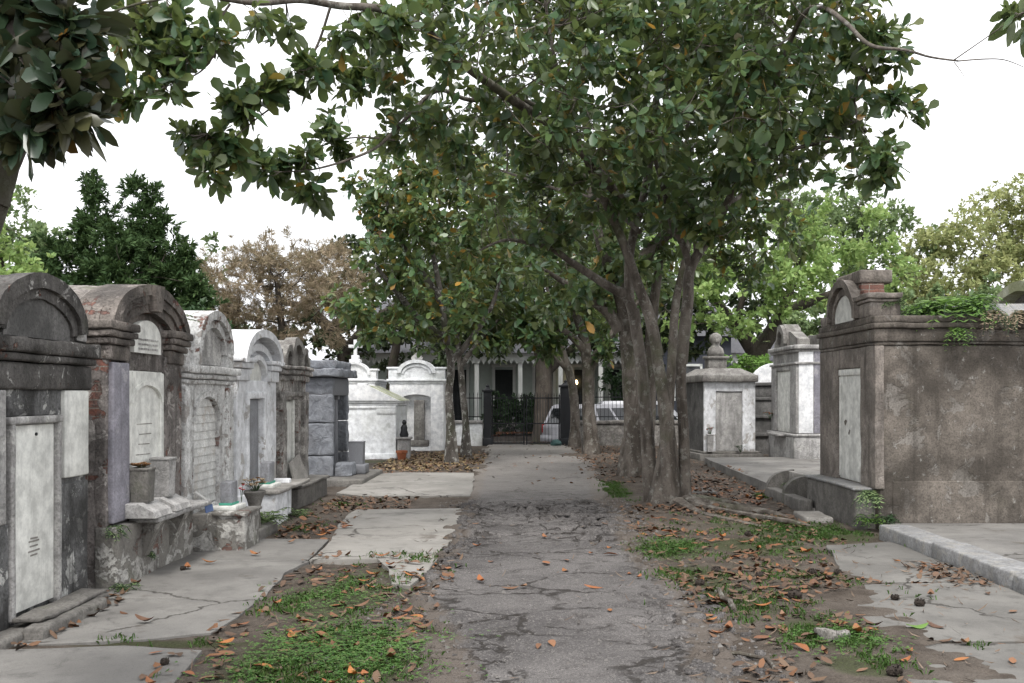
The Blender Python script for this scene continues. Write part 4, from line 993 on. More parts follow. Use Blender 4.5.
# ================================================================== GATE, FENCES, STREET
def pillar(loc, w, h, label):
    t = empty('gate_pillar', loc, 0, label, 'pillar')
    b, fin = part(t, 'shaft', M['iron'], .002); b.box(-w / 2, w / 2, -w / 2, w / 2, -.2, h, .3, .012); b.box(-w / 2 - .03, w / 2 + .03, -w / 2 - .03, w / 2 + .03, -.1, .25, .3); fin()
    b, fin = part(t, 'cap', M['iron'], .002); b.box(-w / 2 - .05, w / 2 + .05, -w / 2 - .05, w / 2 + .05, h, h + .07, .2); b.lathe(0, 0, [(w * .45, h + .07), (.05, h + .16), (.06, h + .2), (.0, h + .26)], 10); fin()
pillar((-1.22, 33.4, 0), .26, 1.75, 'square black iron gate pillar beside the low white wall')
pillar((1.32, 33.4, 0), .34, 1.9, 'thick black iron gate pillar with cap behind the far tree trunks')
t = empty('iron_gate', (0, 33.4, 0), 0, 'low black double iron gate with close set lower bars across the path', 'gate')
for s in (-1, 1):
    b, fin = part(t, 'gate_leaf', M['iron'], 0)
    x0, x1 = (-1.07, -.02) if s < 0 else (.04, 1.13)
    for k in range(13):
        x = x0 + (x1 - x0) * k / 12; b.tube([(x, 0, .06), (x, 0, 1.62)], [.011, .011], 5); b.tube([(x, 0, 1.62), (x, 0, 1.73)], [.02, .002], 4)
        if k < 12:
            x += (x1 - x0) / 24; b.tube([(x, 0, .06), (x, 0, .74)], [.009, .009], 5)
    for z in (.08, .72, 1.55): b.slab(x0, x1, -.018, .018, z - .02, z + .02)
    b.slab(x0 - .01, x0 + .03, -.02, .02, .03, 1.66); b.slab(x1 - .03, x1 + .01, -.02, .02, .03, 1.66); lf = fin()
t = empty('boundary_wall', (-3.4, 33.5, 0), 0, 'low white washed wall with stone coping left of the gate', 'wall')
b, fin = part(t, 'wall', M['white_moss'], .01); b.box(-9, 2.02, -.14, .14, -.3, .72, .4, .02); fin()
b, fin = part(t, 'coping', M['grey_tomb'], .008); b.box(-9, 2.03, -.19, .19, .72, .82, .4, .02); fin()
def iron_fence(x0, x1, y, z0, z1, label):
    t = empty('iron_fence', ((x0 + x1) / 2, y, z0), 0, label, 'fence'); L = x1 - x0
    b, fin = part(t, 'bars', M['iron'], 0); n = int(L / .13)
    for k in range(n + 1):
        x = -L / 2 + L * k / n; b.tube([(x, 0, 0), (x, 0, z1 - z0 - .1)], [.010, .010], 4); b.tube([(x, 0, z1 - z0 - .1), (x, 0, z1 - z0)], [.018, .002], 4)
    fin()
    b, fin = part(t, 'rails', M['iron'], 0)
    for z in (.12, z1 - z0 - .2): b.slab(-L / 2, L / 2, -.015, .015, z - .015, z + .015)
    fin()
iron_fence(-6.5, -1.42, 33.5, .82, 1.75, 'black iron railing standing on the low white wall')
iron_fence(1.55, 12, 33.5, .82, 1.78, 'black iron railing standing on the rubble wall right of the gate')
t = empty('boundary_wall', (1.55, 33.5, 0), 0, 'low rubble stone wall under the railing right of the gate', 'wall')
b, fin = part(t, 'wall', M['stone'], .03); b.box(.0, 14, -.2, .2, -.3, .70, .2, .03); fin()
b, fin = part(t, 'coping', M['stone'], .015); b.box(.0, 14, -.24, .24, .70, .82, .25, .03); fin()
mb = MB(); mb.lathe(0, 0, [(.05, 0), (.2, .04), (.22, .14), (.14, .24), (.04, .28)], 12)
o = mb.build('cloth_bag', M['rag'], jit=.06, freq=6); o.scale = (.75, .75, .75); o.location = (1.0, 32.7, .0); tag(o, 'teal and white cloth bundle dumped at the foot of the gate', 'bag')

def car(name, loc, rz, paint, label, L=4.6, Wd=1.8, roof=1.72, van=True):
    t = empty(name, loc, rz, label, 'car')          # x forward, rear at -L/2
    hw = Wd / 2
    def loft(rings):
        b = MB(); vs = []; n = len(rings[0])
        for r in rings: vs += r
        fs = [(k * n + i, k * n + (i + 1) % n, (k + 1) * n + (i + 1) % n, (k + 1) * n + i) for k in range(len(rings) - 1) for i in range(n)]
        fs += [tuple(range(n))[::-1], tuple((len(rings) - 1) * n + i for i in range(n))]
        b.add(vs, fs); return b
    def ring(x, z0, z1, w, top=.93, rr=.10):
        return [(x, -w * .94, z0), (x, w * .94, z0), (x, w, z0 + .12), (x, w, z1 - .25), (x, w * .985, z1 - .1), (x, w * top, z1), (x, -w * top, z1), (x, -w * .985, z1 - .1), (x, -w, z1 - .25), (x, -w, z0 + .12)]
    h = L / 2; belt = 1.0
    b = loft([ring(-h, .42, .92, hw * .88), ring(-h + .10, .30, 1.0, hw * .96), ring(-h + .5, .26, belt, hw), ring(.6, .24, belt - .02, hw), ring(h - 1.0, .25, .95, hw), ring(h - .35, .28, .86, hw * .96), ring(h - .02, .36, .72, hw * .84)])
    b.build('body', paint, t, jit=0, angle=50)
    def g(x, z, w): return [(x, -w, z), (x, w, z)]
    xr0, xr1, xf1, xf0 = -h + .06, -h + .34, .35, 1.15
    wb, wt = hw * .93, hw * .76
    b = MB()
    st = [(xr0 + .04, belt - .05, wb, belt - .04), ]
    vs = [(xr0, -wb, belt - .06), (xr0, wb, belt - .06), (xf0, wb, belt - .06), (xf0, -wb, belt - .06), (xr1, -wt, roof - .07), (xr1, wt, roof - .07), (xf1, wt, roof - .05), (xf1, -wt, roof - .05), (xr1 + .12, -wt * .88, roof), (xr1 + .12, wt * .88, roof), (xf1 - .15, wt * .88, roof), (xf1 - .15, -wt * .88, roof)]
    b.add(vs, [(0, 1, 5, 4), (1, 2, 6, 5), (2, 3, 7, 6), (3, 0, 4, 7), (4, 5, 9, 8), (5, 6, 10, 9), (6, 7, 11, 10), (7, 4, 8, 11), (8, 9, 10, 11)])
    b.build('cabin', paint, t, jit=0, angle=30)
    def quad_on(p00, p10, p11, p01, u0, u1, v0, v1, off):
        P = lambda u, v: (Vector(p00) * (1 - u) + Vector(p10) * u) * (1 - v) + (Vector(p01) * (1 - u) + Vector(p11) * u) * v
        q = [P(u0, v0), P(u1, v0), P(u1, v1), P(u0, v1)]; nn = (q[1] - q[0]).cross(q[3] - q[0]).normalized()
        c = sum(q, Vector()) / 4
        if nn.dot(c - Vector((0, 0, .9))) < 0: nn = -nn
        return [p + nn * off for p in q] + [p - nn * .02 for p in q]
    def win(nm, idx, u0, u1, v0, v1, m=None):
        b = MB(); q = quad_on(vs[idx[0]], vs[idx[1]], vs[idx[2]], vs[idx[3]], u0, u1, v0, v1, .006); b.add(q, [(0, 1, 2, 3), (4, 7, 6, 5), (0, 4, 5, 1), (1, 5, 6, 2), (2, 6, 7, 3), (3, 7, 4, 0)]); b.build(nm, m or M['glass'], t, jit=0)
    win('rear_window', (0, 1, 5, 4), .1, .9, .14, .9); win('windscreen', (3, 2, 6, 7), .06, .94, .1, .94)
    for ii in ((1, 2, 6, 5), (0, 3, 7, 4)):
        for u0, u1 in ((.06, .34), (.38, .62), (.66, .93)): win('side_window', ii, u0, u1, .16, .9)
    for s in (-1, 1):
        b = MB(); b.box(-h - .005, -h + .14, s * hw * .97 - .06 - .07 * s, s * hw * .97 + .02 - .07 * s, .68, 1.0, .1, .02); b.build('tail_light', M['tail_red'], t, jit=0)
        b = MB(); b.box(h - .28, h - .04, s * hw * .72 - .13, s * hw * .72 + .13, .62, .74, .1, .02); b.build('headlight', M['rim'], t, jit=0)
    b = MB(); b.box(-h - .09, -h + .12, -hw * .9, hw * .9, .36, .62, .3, .04); b.build('bumper', paint, t, jit=0)
    for x in (-h + .95, h - .95):
        for s in (-1, 1):
            b = MB(); y = s * (hw - .09)
            b.tube([(x, y - .11, .33), (x, y - .09, .33), (x, y + .09, .33), (x, y + .11, .33)], [.30, .335, .335, .30], 22); w = b.build('wheel', M['tyre'], t, jit=0)
            b = MB(); b.tube([(x, y + s * .10, .33), (x, y + s * .118, .33)], [.2, .18], 16); b.build('rim', M['rim'], w, jit=0)
    return t
car('parked_car', (2.95, 36.6, -.36), R(34), M['car_silver'], 'silver parked car with its red rear lamp showing through the gate', roof=1.68)
car('parked_car', (5.0, 39.6, -.36), R(2), M['car_white'], 'white parked car seen side-on over the rubble wall', L=4.9, roof=1.78)

# ================================================================== HOUSES BEYOND
t = empty('porch_house', (1.0, 46.5, 0), 0, 'pale green house with slender porch columns and dark shuttered doors beyond the gate', 'house')
mb = MB(); mb.slab(-9, 9, 2.2, 10, .0, 4.3)
for k in range(28): mb.slab(-9.01, 9.01, 2.175, 2.2, .1 + k * .15, .1 + k * .15 + .135)
mb.build('wall', M['house_wall'], t, jit=0)
mb = MB(); mb.slab(-9, 9, .0, 2.2, -.1, .45); mb.build('porch_floor', M['concrete'], t, jit=0)
for x in (-7.0, -5.1, -3.2, -1.22, .62, 2.45, 4.3, 6.2, 8.1):
    b, fin = part(t, 'column', M['house_trim'], 0); b.box(x - .10, x + .10, .12, .32, .45, 3.25, 1, .01); b.box(x - .15, x + .15, .07, .37, .45, .6); b.box(x - .15, x + .15, .07, .37, 3.1, 3.25); fin()
b, fin = part(t, 'fascia', M['house_trim'], 0); b.slab(-9, 9, .05, .35, 3.25, 3.55)
for k in range(72):
    x = -9 + k * .25; b.add([(x, .04, 3.25), (x + .25, .04, 3.25), (x + .125, .04, 3.06), (x, .08, 3.25), (x + .25, .08, 3.25), (x + .125, .08, 3.06)], [(0, 1, 2), (5, 4, 3), (0, 2, 5, 3), (1, 4, 5, 2)])
fin()
for x in (-6.1, -4.2, -2.0, -.1, 1.75, 3.5, 5.2):
    b, fin = part(t, 'door', M['shutter'], 0); b.slab(x - .42, x + .42, 2.10, 2.17, .45, 2.85)
    for k in range(16): b.slab(x - .36, x + .36, 2.08, 2.10, .55 + k * .14, .55 + k * .14 + .09)
    d = fin()
    mb = MB(); mb.slab(x - .55, x - .42, 2.07, 2.17, .45, 2.98); mb.slab(x + .42, x + .55, 2.07, 2.17, .45, 2.98); mb.slab(x - .58, x + .58, 2.07, 2.17, 2.98, 3.1); mb.build('door_frame', M['house_trim'], d, jit=0)
b, fin = part(t, 'roof', M['slate'], 0); b.hexa([(-9.4, -.2, 3.56), (9.4, -.2, 3.56), (9.4, 10.4, 4.3), (-9.4, 10.4, 4.3)], [(-8, 4.2, 6.4), (8, 4.2, 6.4), (8, 5.6, 6.4), (-8, 5.6, 6.4)]); fin()
mb = MB(); mb.lathe(0, 0, [(.03, .0), (.07, .04), (.075, .12), (.03, .2)], 10)
m, tt, o_ = mk('warm_lamp_glass')
em = tt.n('Emission', Color=(1, .72, .38), Strength=9.0); oo = tt.n('OutputMaterial'); tt.t.links.new(em.outputs[0], oo.inputs[0]); M['lamp'] = m
lo = mb.build('porch_lamp', M['lamp'], t, jit=0); lo.location = (1.42, 1.9, 2.15)

t = empty('gabled_house', (9.3, 52, 0), R(-14), 'grey-blue weatherboard house with purple-grey roof glimpsed over the bust tomb', 'house')
mb = MB(); t.scale = (1, 1, .62); mb.slab(-3, 3, 0, 8, 0, 3.6)
for k in range(20): mb.slab(-3.01, 3.01, -.03, 0, .1 + k * .17, .24 + k * .17)
mb.prism([(-3, 3.6), (3, 3.6), (0, 5.4)], 0, 8); mb.build('wall', M['blue_house'], t, jit=0)
mb = MB(); mb.hexa([(-3.4, -.4, 3.4), (-3.2, -.4, 3.2), (-3.2, 8.3, 3.2), (-3.4, 8.3, 3.4)], [(0, -.4, 5.62), (0, -.4, 5.42), (0, 8.3, 5.42), (0, 8.3, 5.62)]); mb.hexa([(3.4, -.4, 3.4), (3.2, -.4, 3.2), (3.2, 8.3, 3.2), (3.4, 8.3, 3.4)], [(0, -.4, 5.62), (0, -.4, 5.42), (0, 8.3, 5.42), (0, 8.3, 5.62)]); mb.build('roof', M['blue_roof'], t, jit=0)
for x in (-1.6, 1.2):
    mb = MB(); mb.slab(x - .55, x + .55, -.06, .05, 1.2, 2.9); w = mb.build('window', M['glass'], t, jit=0)
    mb = MB(); mb.slab(x - .65, x - .55, -.08, .05, 1.1, 3.0); mb.slab(x + .55, x + .65, -.08, .05, 1.1, 3.0); mb.slab(x - .65, x + .65, -.08, .05, 2.9, 3.02); mb.slab(x - .65, x + .65, -.08, .05, 1.08, 1.2); mb.build('window_frame', M['house_trim'], w, jit=0)
t = empty('dark_house', (7.4, 44.5, 0), R(6), 'dark slate coloured house half hidden behind the big tree trunk', 'house')
mb = MB(); mb.slab(-1.6, 1.6, 0, 6, 0, 4.2); mb.build('wall', M['dark_house'], t, jit=0)
mb = MB(); mb.hexa([(-1.9, -.3, 4.2), (1.9, -.3, 4.2), (1.9, 6.3, 4.2), (-1.9, 6.3, 4.2)], [(-1, 1.5, 5.4), (1, 1.5, 5.4), (1, 4.5, 5.4), (-1, 4.5, 5.4)]); mb.build('roof', M['slate'], t, jit=0)
mb = MB(); mb.slab(-.9, .2, -.05, .05, 1.5, 2.9); w = mb.build('window', M['glass'], t, jit=0)
mb = MB(); mb.slab(-1.0, -.9, -.07, .05, 1.4, 3.0); mb.slab(.2, .3, -.07, .05, 1.4, 3.0); mb.slab(-1.0, .3, -.07, .05, 2.9, 3.0); mb.build('window_frame', M['house_trim'], w, jit=0)
t = empty('white_house', (13.6, 50, 0), R(0), 'white boarded house showing between the dark limbs of the spreading oak', 'house')
t.scale = (1, 1, .72); mb = MB(); mb.slab(-3, 3, 0, 7, 0, 4.6)
for k in range(26): mb.slab(-3.01, 3.01, -.03, 0, .1 + k * .17, .24 + k * .17)
mb.build('wall', M['house_trim'], t, jit=0)
mb = MB(); mb.hexa([(-3.4, -.4, 4.6), (3.4, -.4, 4.6), (3.4, 7.4, 4.6), (-3.4, 7.4, 4.6)], [(-2, 2.5, 6.2), (2, 2.5, 6.2), (2, 4.5, 6.2), (-2, 4.5, 6.2)]); mb.build('roof', M['slate'], t, jit=0)
# ================================================================== TREES
def colonize(roots, attr, step=.22, infl=1.4, kill=.32, iters=70, seed=0):
    """space colonisation: roots = list of polylines (first point of each joins `parent` index or -1)"""
    nodes = []; par = []
    for pl, pj in roots:
        for i, p in enumerate(pl):
            par.append(len(nodes) - 1 if i else pj); nodes.append(np.array(p, float))
    P = np.array(nodes); par = list(par)
    A = np.array(attr, float); r = np.random.default_rng(seed)
    best = np.full(len(A), 1e9); who = np.zeros(len(A), int)
    def upd(newP, base):
        nonlocal best, who
        if len(A) == 0: return
        d = np.sqrt(((A[:, None, :] - newP[None]) ** 2).sum(-1)); j = d.argmin(1); dm = d[np.arange(len(A)), j]; b = dm < best
        best = np.where(b, dm, best); who = np.where(b, base + j, who)
    upd(P, 0); rad = infl; stall = 0
    for it in range(iters):
        k = best > kill
        A = A[k]; best = best[k]; who = who[k]
        if len(A) == 0: break
        act = best < rad
        if not act.any():
            rad *= 1.6
            if rad > 30: break
            continue
        d = A[act] - P[who[act]]; d /= np.linalg.norm(d, axis=1, keepdims=True) + 1e-9
        w = who[act]; u, inv = np.unique(w, return_inverse=True)
        s = np.zeros((len(u), 3)); np.add.at(s, inv, d)
        s += r.normal(0, .35, s.shape); s /= np.linalg.norm(s, axis=1, keepdims=True) + 1e-9
        new = P[u] + s * step
        base = len(P); P = np.vstack([P, new]); par += list(u)
        upd(new, base)
    return P, np.array(par)

def spline(pts, n=6):
    pts = [Vector(p) for p in pts]; out = []
    for i in range(len(pts) - 1):
        p0 = pts[max(0, i - 1)]; p1 = pts[i]; p2 = pts[i + 1]; p3 = pts[min(len(pts) - 1, i + 2)]
        for k in range(n):
            t = k / n
            out.append(.5 * ((2 * p1) + (p2 - p0) * t + (2 * p0 - 5 * p1 + 4 * p2 - p3) * t * t + (3 * p1 - p0 - 3 * p2 + p3) * t ** 3))
    out.append(pts[-1]); return out

def interp_r(rad, n, m):
    return np.interp(np.linspace(0, len(rad) - 1, m), np.arange(len(rad)), rad)

def ellipsoid_pts(blobs, dens, r, gap=.0, gs=1.0, seed=0):
    out = []
    for (c, e) in blobs:
        vol = 4.19 * e[0] * e[1] * e[2]; n = max(6, int(vol * dens))
        u = r.normal(size=(n, 3)); u /= np.linalg.norm(u, axis=1, keepdims=True)
        q = r.random(n) ** (1 / 2.4); p = u * q[:, None] * np.array(e) * (1 + .22 * vnoise(u * 2.3 + np.array(c) * .7, 5 + seed))[:, None] + np.array(c)
        if gap: p = p[fbm(p * gs, 41 + seed, 2) > gap - .5]
        out.append(p)
    return np.vstack(out)

def fill(blobs, lai, larea, per, r, sig, gap, gs, seed, sph):
    """leaf whorls gathered in clumps through the crown's volume"""
    Cs = []; As = []
    for c, e in blobs:
        nw = int(lai * PI * e[0] * e[2] / (larea * per)); nc = max(2, nw // 9)
        u = r.normal(size=(nc, 3)); u /= np.linalg.norm(u, axis=1, keepdims=True)
        q = r.random(nc) ** (1 / 2.6); p = u * q[:, None] * np.array(e) * (1 + .25 * vnoise(u * 2.3 + np.array(c) * .7, 5 + seed))[:, None] + np.array(c)
        k = fbm(p * gs, 41 + seed, 3) > gap - .5; p = p[k]; u = u[k]
        if not len(p): continue
        m = r.integers(4, 14, len(p)); P = np.repeat(p, m, 0); U = np.repeat(u, m, 0)
        o = r.normal(size=P.shape); o /= np.linalg.norm(o, axis=1, keepdims=True); o *= (r.random((len(P), 1)) ** .5) * sig * r.uniform(.7, 1.4, (len(P), 1)); o[:, 2] *= .75
        Cs.append(P + o); As.append(U * .5 + o / sig * .7 + r.normal(0, .25, P.shape) + np.array([0, 0, .25]))
    return np.vstack(Cs), np.vstack(As)

def branch_mesh(mb, P, par, nroot, rtip=.0045, expo=2.35, rmax=None, sides=5, minr=0.0):
    n = len(P); ch = [[] for _ in range(n)]
    for i, p in enumerate(par):
        if p >= 0: ch[p].append(i)
    r = np.zeros(n); size = np.ones(n, int)
    for i in range(n - 1, -1, -1):
        if not ch[i]: r[i] = rtip
        else:
            r[i] = sum(r[c] ** expo for c in ch[i]) ** (1 / expo); size[i] = 1 + sum(size[c] for c in ch[i])
    if rmax is not None: r = np.minimum(r, rmax)
    starts = [i for i in range(n) if i >= nroot and (par[i] < nroot)]
    stack = starts[:]
    while stack:
        s = stack.pop(); chain = [s]; cur = s
        while ch[cur]:
            c = max(ch[cur], key=lambda k: r[k])
            stack += [k for k in ch[cur] if k != c]
            chain.append(c); cur = c
        pts = ([P[par[s]]] if par[s] >= 0 else []) + [P[k] for k in chain]; rr = ([r[s]] if par[s] >= 0 else []) + [r[k] for k in chain]
        if len(pts) < 2 or max(rr) < minr: continue
        mb.tube(pts, rr, 7 if rr[0] > .04 else (sides if rr[0] > .012 else 3), cap=False)
    return r, size, ch

def leaves(name, C, AX, per, L, Wd, m, parent, r, spread=(.15, 1.0), droop=.25, var=.3, simple=False, updir=.35):
    """C centres, AX axes; `per` leaves in a whorl about each"""
    n = len(C); N = n * per
    c = np.repeat(C, per, 0); ax = np.repeat(AX, per, 0)
    ax = ax / (np.linalg.norm(ax, axis=1, keepdims=True) + 1e-9)
    t = r.normal(size=(N, 3)); t -= ax * (t * ax).sum(1, keepdims=True); t /= np.linalg.norm(t, axis=1, keepdims=True) + 1e-9
    q = r.uniform(spread[0], spread[1], (N, 1))
    d = ax * (1 - q) + t * q * 1.1 + r.normal(0, .26, (N, 3)); d /= np.linalg.norm(d, axis=1, keepdims=True)
    up = np.array([0, 0, 1.0]) * updir + ax * .6 + r.normal(0, .5, (N, 3))
    s = np.cross(d, up); s /= np.linalg.norm(s, axis=1, keepdims=True) + 1e-9
    nn = np.cross(s, d)                                        # leaf's upper side
    l = (L * (1 + var * r.normal(size=(N, 1)))).clip(L * .35, L * 1.7); w = l * (Wd / L) * r.uniform(.8, 1.2, (N, 1))
    b = c + d * l * .06 + r.normal(0, L * .10, (N, 3))
    dn = np.array([0, 0, -1.0])
    tip = b + d * l + dn * l * droop * r.uniform(0, 1, (N, 1))
    if simple:
        mid = b + d * l * .5
        V = np.stack([b, mid + s * w * .5, tip, mid - s * w * .5], 1)
        loops = np.arange(N * 4).reshape(N, 4); sizes = np.full(N, 4)
        return fast_mesh(name, V.reshape(-1, 3), loops, sizes, m, parent)
    fold = r.uniform(-.06, .20, (N, 1)) * w; tw = r.normal(0, .22, (N, 1)) * w; cup = r.uniform(-.08, .14, (N, 1)) * l
    ax_ = lambda q: b + d * l * q + dn * l * droop * (q * q) * (np.linalg.norm(tip - b - d * l, axis=1, keepdims=True) / (l * droop + 1e-9))
    p1, p2, p3 = ax_(.24), ax_(.56), ax_(.84)
    m1 = ax_(.52) - nn * fold
    e1, e2, e3 = .30, .50, .33
    V = np.stack([b, p1 + s * w * e1, p2 + s * w * e2 + nn * tw + nn * cup * .3, p3 + s * w * e3 + nn * tw * 1.3, tip, p3 - s * w * e3 - nn * tw * 1.3, p2 - s * w * e2 - nn * tw + nn * cup * .3, p1 - s * w * e1, m1], 1)
    base = (np.arange(N) * 9)[:, None]
    loops = np.concatenate([base + np.array([[0, 1, 2, 3, 4, 8]]), base + np.array([[0, 8, 4, 5, 6, 7]])], 1)
    return fast_mesh(name, V.reshape(-1, 3), loops.ravel(), np.full(N * 2, 6), m, parent, smooth=True)

def tree(name, base, limbs, blobs, label, cat='tree', group=None, bark='bark', leaf='mag_leaf', dens=7.0, step=.24, kill=.34, infl=1.5, per=8, L=.17, Wd=.068, gap=.0, gs=.9, seed=1,
         sides=16, flute=.16, extra=None, simple=False, tiplev=3, spread=(.25, 1.0), droop=.3, sub=1.0, rtip=.0045, expo=2.35, rmax=.07, back=None, updir=.35, minr=0, lai=0.0, sig=.3, fgap=None, twigs=0.0, fgs=None, fine=(), flai=2.0):
    """limbs: list of (points, radii, parent limb or None, graft: may the crown grow from it).  All in world coordinates."""
    r = np.random.default_rng(seed)
    t = empty(name, base, 0, label, cat, group); off = np.array(base)
    mb = MB(); roots = []; cnt = 0
    for li, (pts, rad, graft) in enumerate(limbs):
        sp = spline([Vector(p) - Vector(base) for p in pts], 6); rr = interp_r(rad, len(rad), len(sp))
        mb.tube(sp, rr, sides if max(rad) > .09 else (9 if max(rad) > .03 else 6), flute=flute if max(rad) > .09 else .10, seed=seed + li * 3.1)
        if graft is not None:
            k0 = int(len(sp) * graft); q = [np.array(p) for p in sp[k0::2]]
            if len(q): roots.append((q, -1)); cnt += len(q)
    B = [(np.array(c) - off, e) for c, e in blobs]
    A = ellipsoid_pts(B, dens, r, gap, gs, seed)
    FB = [(np.array(c) - off, e) for c, e in fine]
    if FB: A = np.vstack([A, ellipsoid_pts(FB, dens * 1.6, r, 0, gs, seed)])
    P, par = colonize(roots, A, step, infl, kill, 80, seed)
    rr, size, ch = branch_mesh(mb, P, par, cnt, rtip, expo, rmax, minr=minr)
    if extra: extra(mb)
    tip = np.array([i for i in range(cnt, len(P)) if size[i] <= tiplev])
    if sub < 1: tip = tip[r.random(len(tip)) < sub]
    AX = P[tip] - P[par[tip]]; AX /= np.linalg.norm(AX, axis=1, keepdims=True) + 1e-9; AX[:, 2] += .25
    C = P[tip]
    if lai:
        C2, A2 = fill(B, lai, L * Wd * .6, per, r, sig, gap if fgap is None else fgap, fgs or gs, seed, None)
        if FB:
            C3, A3 = fill(FB, flai, L * Wd * .6, per, r, sig * .6, -.6, gs, seed, None); C2 = np.vstack([C2, C3]); A2 = np.vstack([A2, A3])
        if twigs:
            for i in range(len(C2)):
                d = ((P[cnt // 2:] - C2[i]) ** 2).sum(1); j = d.argmin() + cnt // 2
                if d[j - cnt // 2] < twigs ** 2:
                    a = Vector(P[j]); b_ = Vector(C2[i]); m_ = (a + b_) / 2 + Vector((0, 0, -.12 * (b_ - a).length)); mb.tube([a, m_, b_], [.006, .0045, .003], 3, cap=False)
                    dd = np.array(b_ - m_); A2[i] = A2[i] * .5 + dd / (np.linalg.norm(dd) + 1e-6)
        C = np.vstack([C, C2]); AX = np.vstack([AX, A2])
    mb.build('trunk', M[bark], t, jit=0, angle=60)
    if back: C, AX = back(C + off, AX, r); C = C - off
    leaves('crown', C, AX, per, L, Wd, M[leaf], t, r, spread, droop, .28, simple, updir)
    print(name, label[:40], 'nodes', len(P), 'leaves', len(C) * per)
    return t

def PB(px, py, y, rx, ry, ed):                                 # a clump, its outline sized as it shows at its own distance
    c = at(px, py, y); return (tuple(c), (rx / F * y, ed, ry / F * y))
def L3(*pp): return [tuple(at(*p)) for p in pp]

# ---- the big magnolia right of the path
by = 14.7
g0 = (2.05, 14.7, 0.0)
limbs = [
    # front stem
    ([(2.06, 14.55, -.1), (2.05, 14.55, .25), (2.02, 14.55, .9), (1.99, 14.5, 1.4), (1.87, 14.5, 2.2), (1.79, 14.45, 2.7)], [.36, .28, .235, .25, .17, .15], None),
    ([(1.88, 14.5, 2.2)] + L3((650, 318, 14.5), (636, 280, 14.4), (622, 240, 14.3), (600, 190, 14.0), (575, 130, 13.6), (555, 60, 13.2), (545, 0, 13)), [.16, .15, .13, .12, .10, .075, .05, .03], .35),
    # left rear stem carrying the long bough over the path
    ([(1.86, 14.9, -.1), (1.82, 14.9, .4), (1.77, 14.9, 1.2), (1.70, 14.9, 2.0), (1.58, 14.9, 2.9)], [.34, .27, .22, .20, .17], None),
    ([(1.64, 14.9, 2.45)] + L3((629, 300, 14.9), (608, 286, 14.8), (580, 268, 14.6), (553, 250, 14.3), (528, 243, 14.0), (505, 240, 13.6), (480, 250, 13.2)), [.15, .14, .12, .10, .08, .055, .035, .02], .4),
    (L3((629, 300, 14.9), (630, 250, 14.9), (645, 190, 14.9), (655, 120, 14.7), (660, 40, 14.4), (665, -40, 14.2)), [.14, .12, .10, .085, .06, .03], .35),
    # right stem
    ([(2.32, 14.75, -.1), (2.30, 14.75, .35), (2.28, 14.75, 1.1), (2.25, 14.75, 1.9), (2.27, 14.7, 2.55)], [.32, .22, .185, .175, .165], None),
    ([(2.255, 14.74, 2.1)] + L3((685, 325, 14.7), (688, 300, 14.7), (690, 270, 14.7), (706, 240, 14.6), (726, 205, 14.4), (745, 165, 14.1), (770, 115, 13.6), (800, 60, 13), (830, 10, 12.4)), [.165, .16, .15, .14, .12, .10, .08, .06, .045, .03], .4),
    (L3((690, 268, 14.7), (683, 245, 14.6), (672, 225, 14.5), (664, 190, 14.4), (650, 140, 14.2), (640, 80, 14)), [.11, .09, .08, .07, .05, .03], .35),
    (L3((697, 262, 14.7), (692, 200, 14.7), (687, 150, 14.7), (690, 90, 14.6), (700, 20, 14.4)), [.07, .06, .055, .045, .03], .3),
    # long overhanging bough, coming towards the camera and out to the left
    (L3((622, 200, 14.2), (570, 140, 13.2), (510, 98, 12.2), (460, 62, 11.4), (425, 30, 10.8), (385, 10, 10.4), (340, 6, 10.1), (300, 0, 9.9), (255, 3, 9.6), (200, -4, 9.3), (150, 1, 9.1), (106, 14, 9.0)), [.12, .11, .095, .085, .078, .07, .062, .055, .04, .025, .012], .15),
    (L3((575, 125, 13.4), (520, 100, 13), (470, 100, 12.4), (436, 91, 12), (400, 125, 11.7), (372, 150, 11.4), (320, 168, 11.0), (280, 172, 10.8)), [.06, .055, .05, .045, .04, .03, .02, .01], .3),
    (L3((330, 8, 10.0), (315, 50, 10), (285, 95, 9.9), (255, 120, 9.8), (222, 148, 9.7)), [.03, .026, .02, .016, .008], .25),
    (L3((230, 4, 9.5), (214, 30, 9.4), (216, 50, 9.3), (200, 72, 9.2), (170, 85, 9.2), (140, 98, 9.1)), [.022, .02, .016, .014, .010, .006], .25),
    (L3((395, 140, 11.7), (350, 138, 11.5), (300, 155, 11.2), (262, 175, 11)), [.02, .016, .012, .007], .25),
    # bare forked twig hanging past the right side
    (L3((770, 95, 12.6), (800, 20, 11.6), (822, 8, 11), (845, 22, 10.6), (870, 45, 10.2), (905, 50, 9.9), (930, 57, 9.7), (958, 61, 9.5)), [.06, .05, .045, .042, .036, .026, .020, .016], None),
    (L3((958, 61, 9.5), (985, 59, 9.4), (1005, 60, 9.35), (1026, 68, 9.3)), [.013, .011, .009, .005], None),
    (L3((954, 60, 9.5), (980, 42, 9.4), (1000, 28, 9.3), (1024, 12, 9.2), (1050, 0, 9.1)), [.012, .010, .008, .007, .005], .75),
    (L3((954, 62, 9.5), (960, 70, 9.48), (965, 78, 9.45)), [.009, .007, .004], None),
    (L3((640, 232, 14.5), (600, 200, 15.4), (560, 190, 16.2), (500, 170, 16.6)), [.07, .06, .05, .03], .4),
    (L3((740, 172, 14.1), (790, 150, 13.6), (835, 140, 13), (870, 130, 12.4)), [.06, .05, .04, .02], .3),
    (L3((726, 205, 14.4), (770, 180, 15), (820, 160, 15.4), (850, 120, 15.6)), [.06, .05, .04, .02], .3),
]
limbs = [(p, [q * (.41 if li in (0, 2, 5) else .54) for q in rd], g_) for li, (p, rd, g_) in enumerate(limbs)]
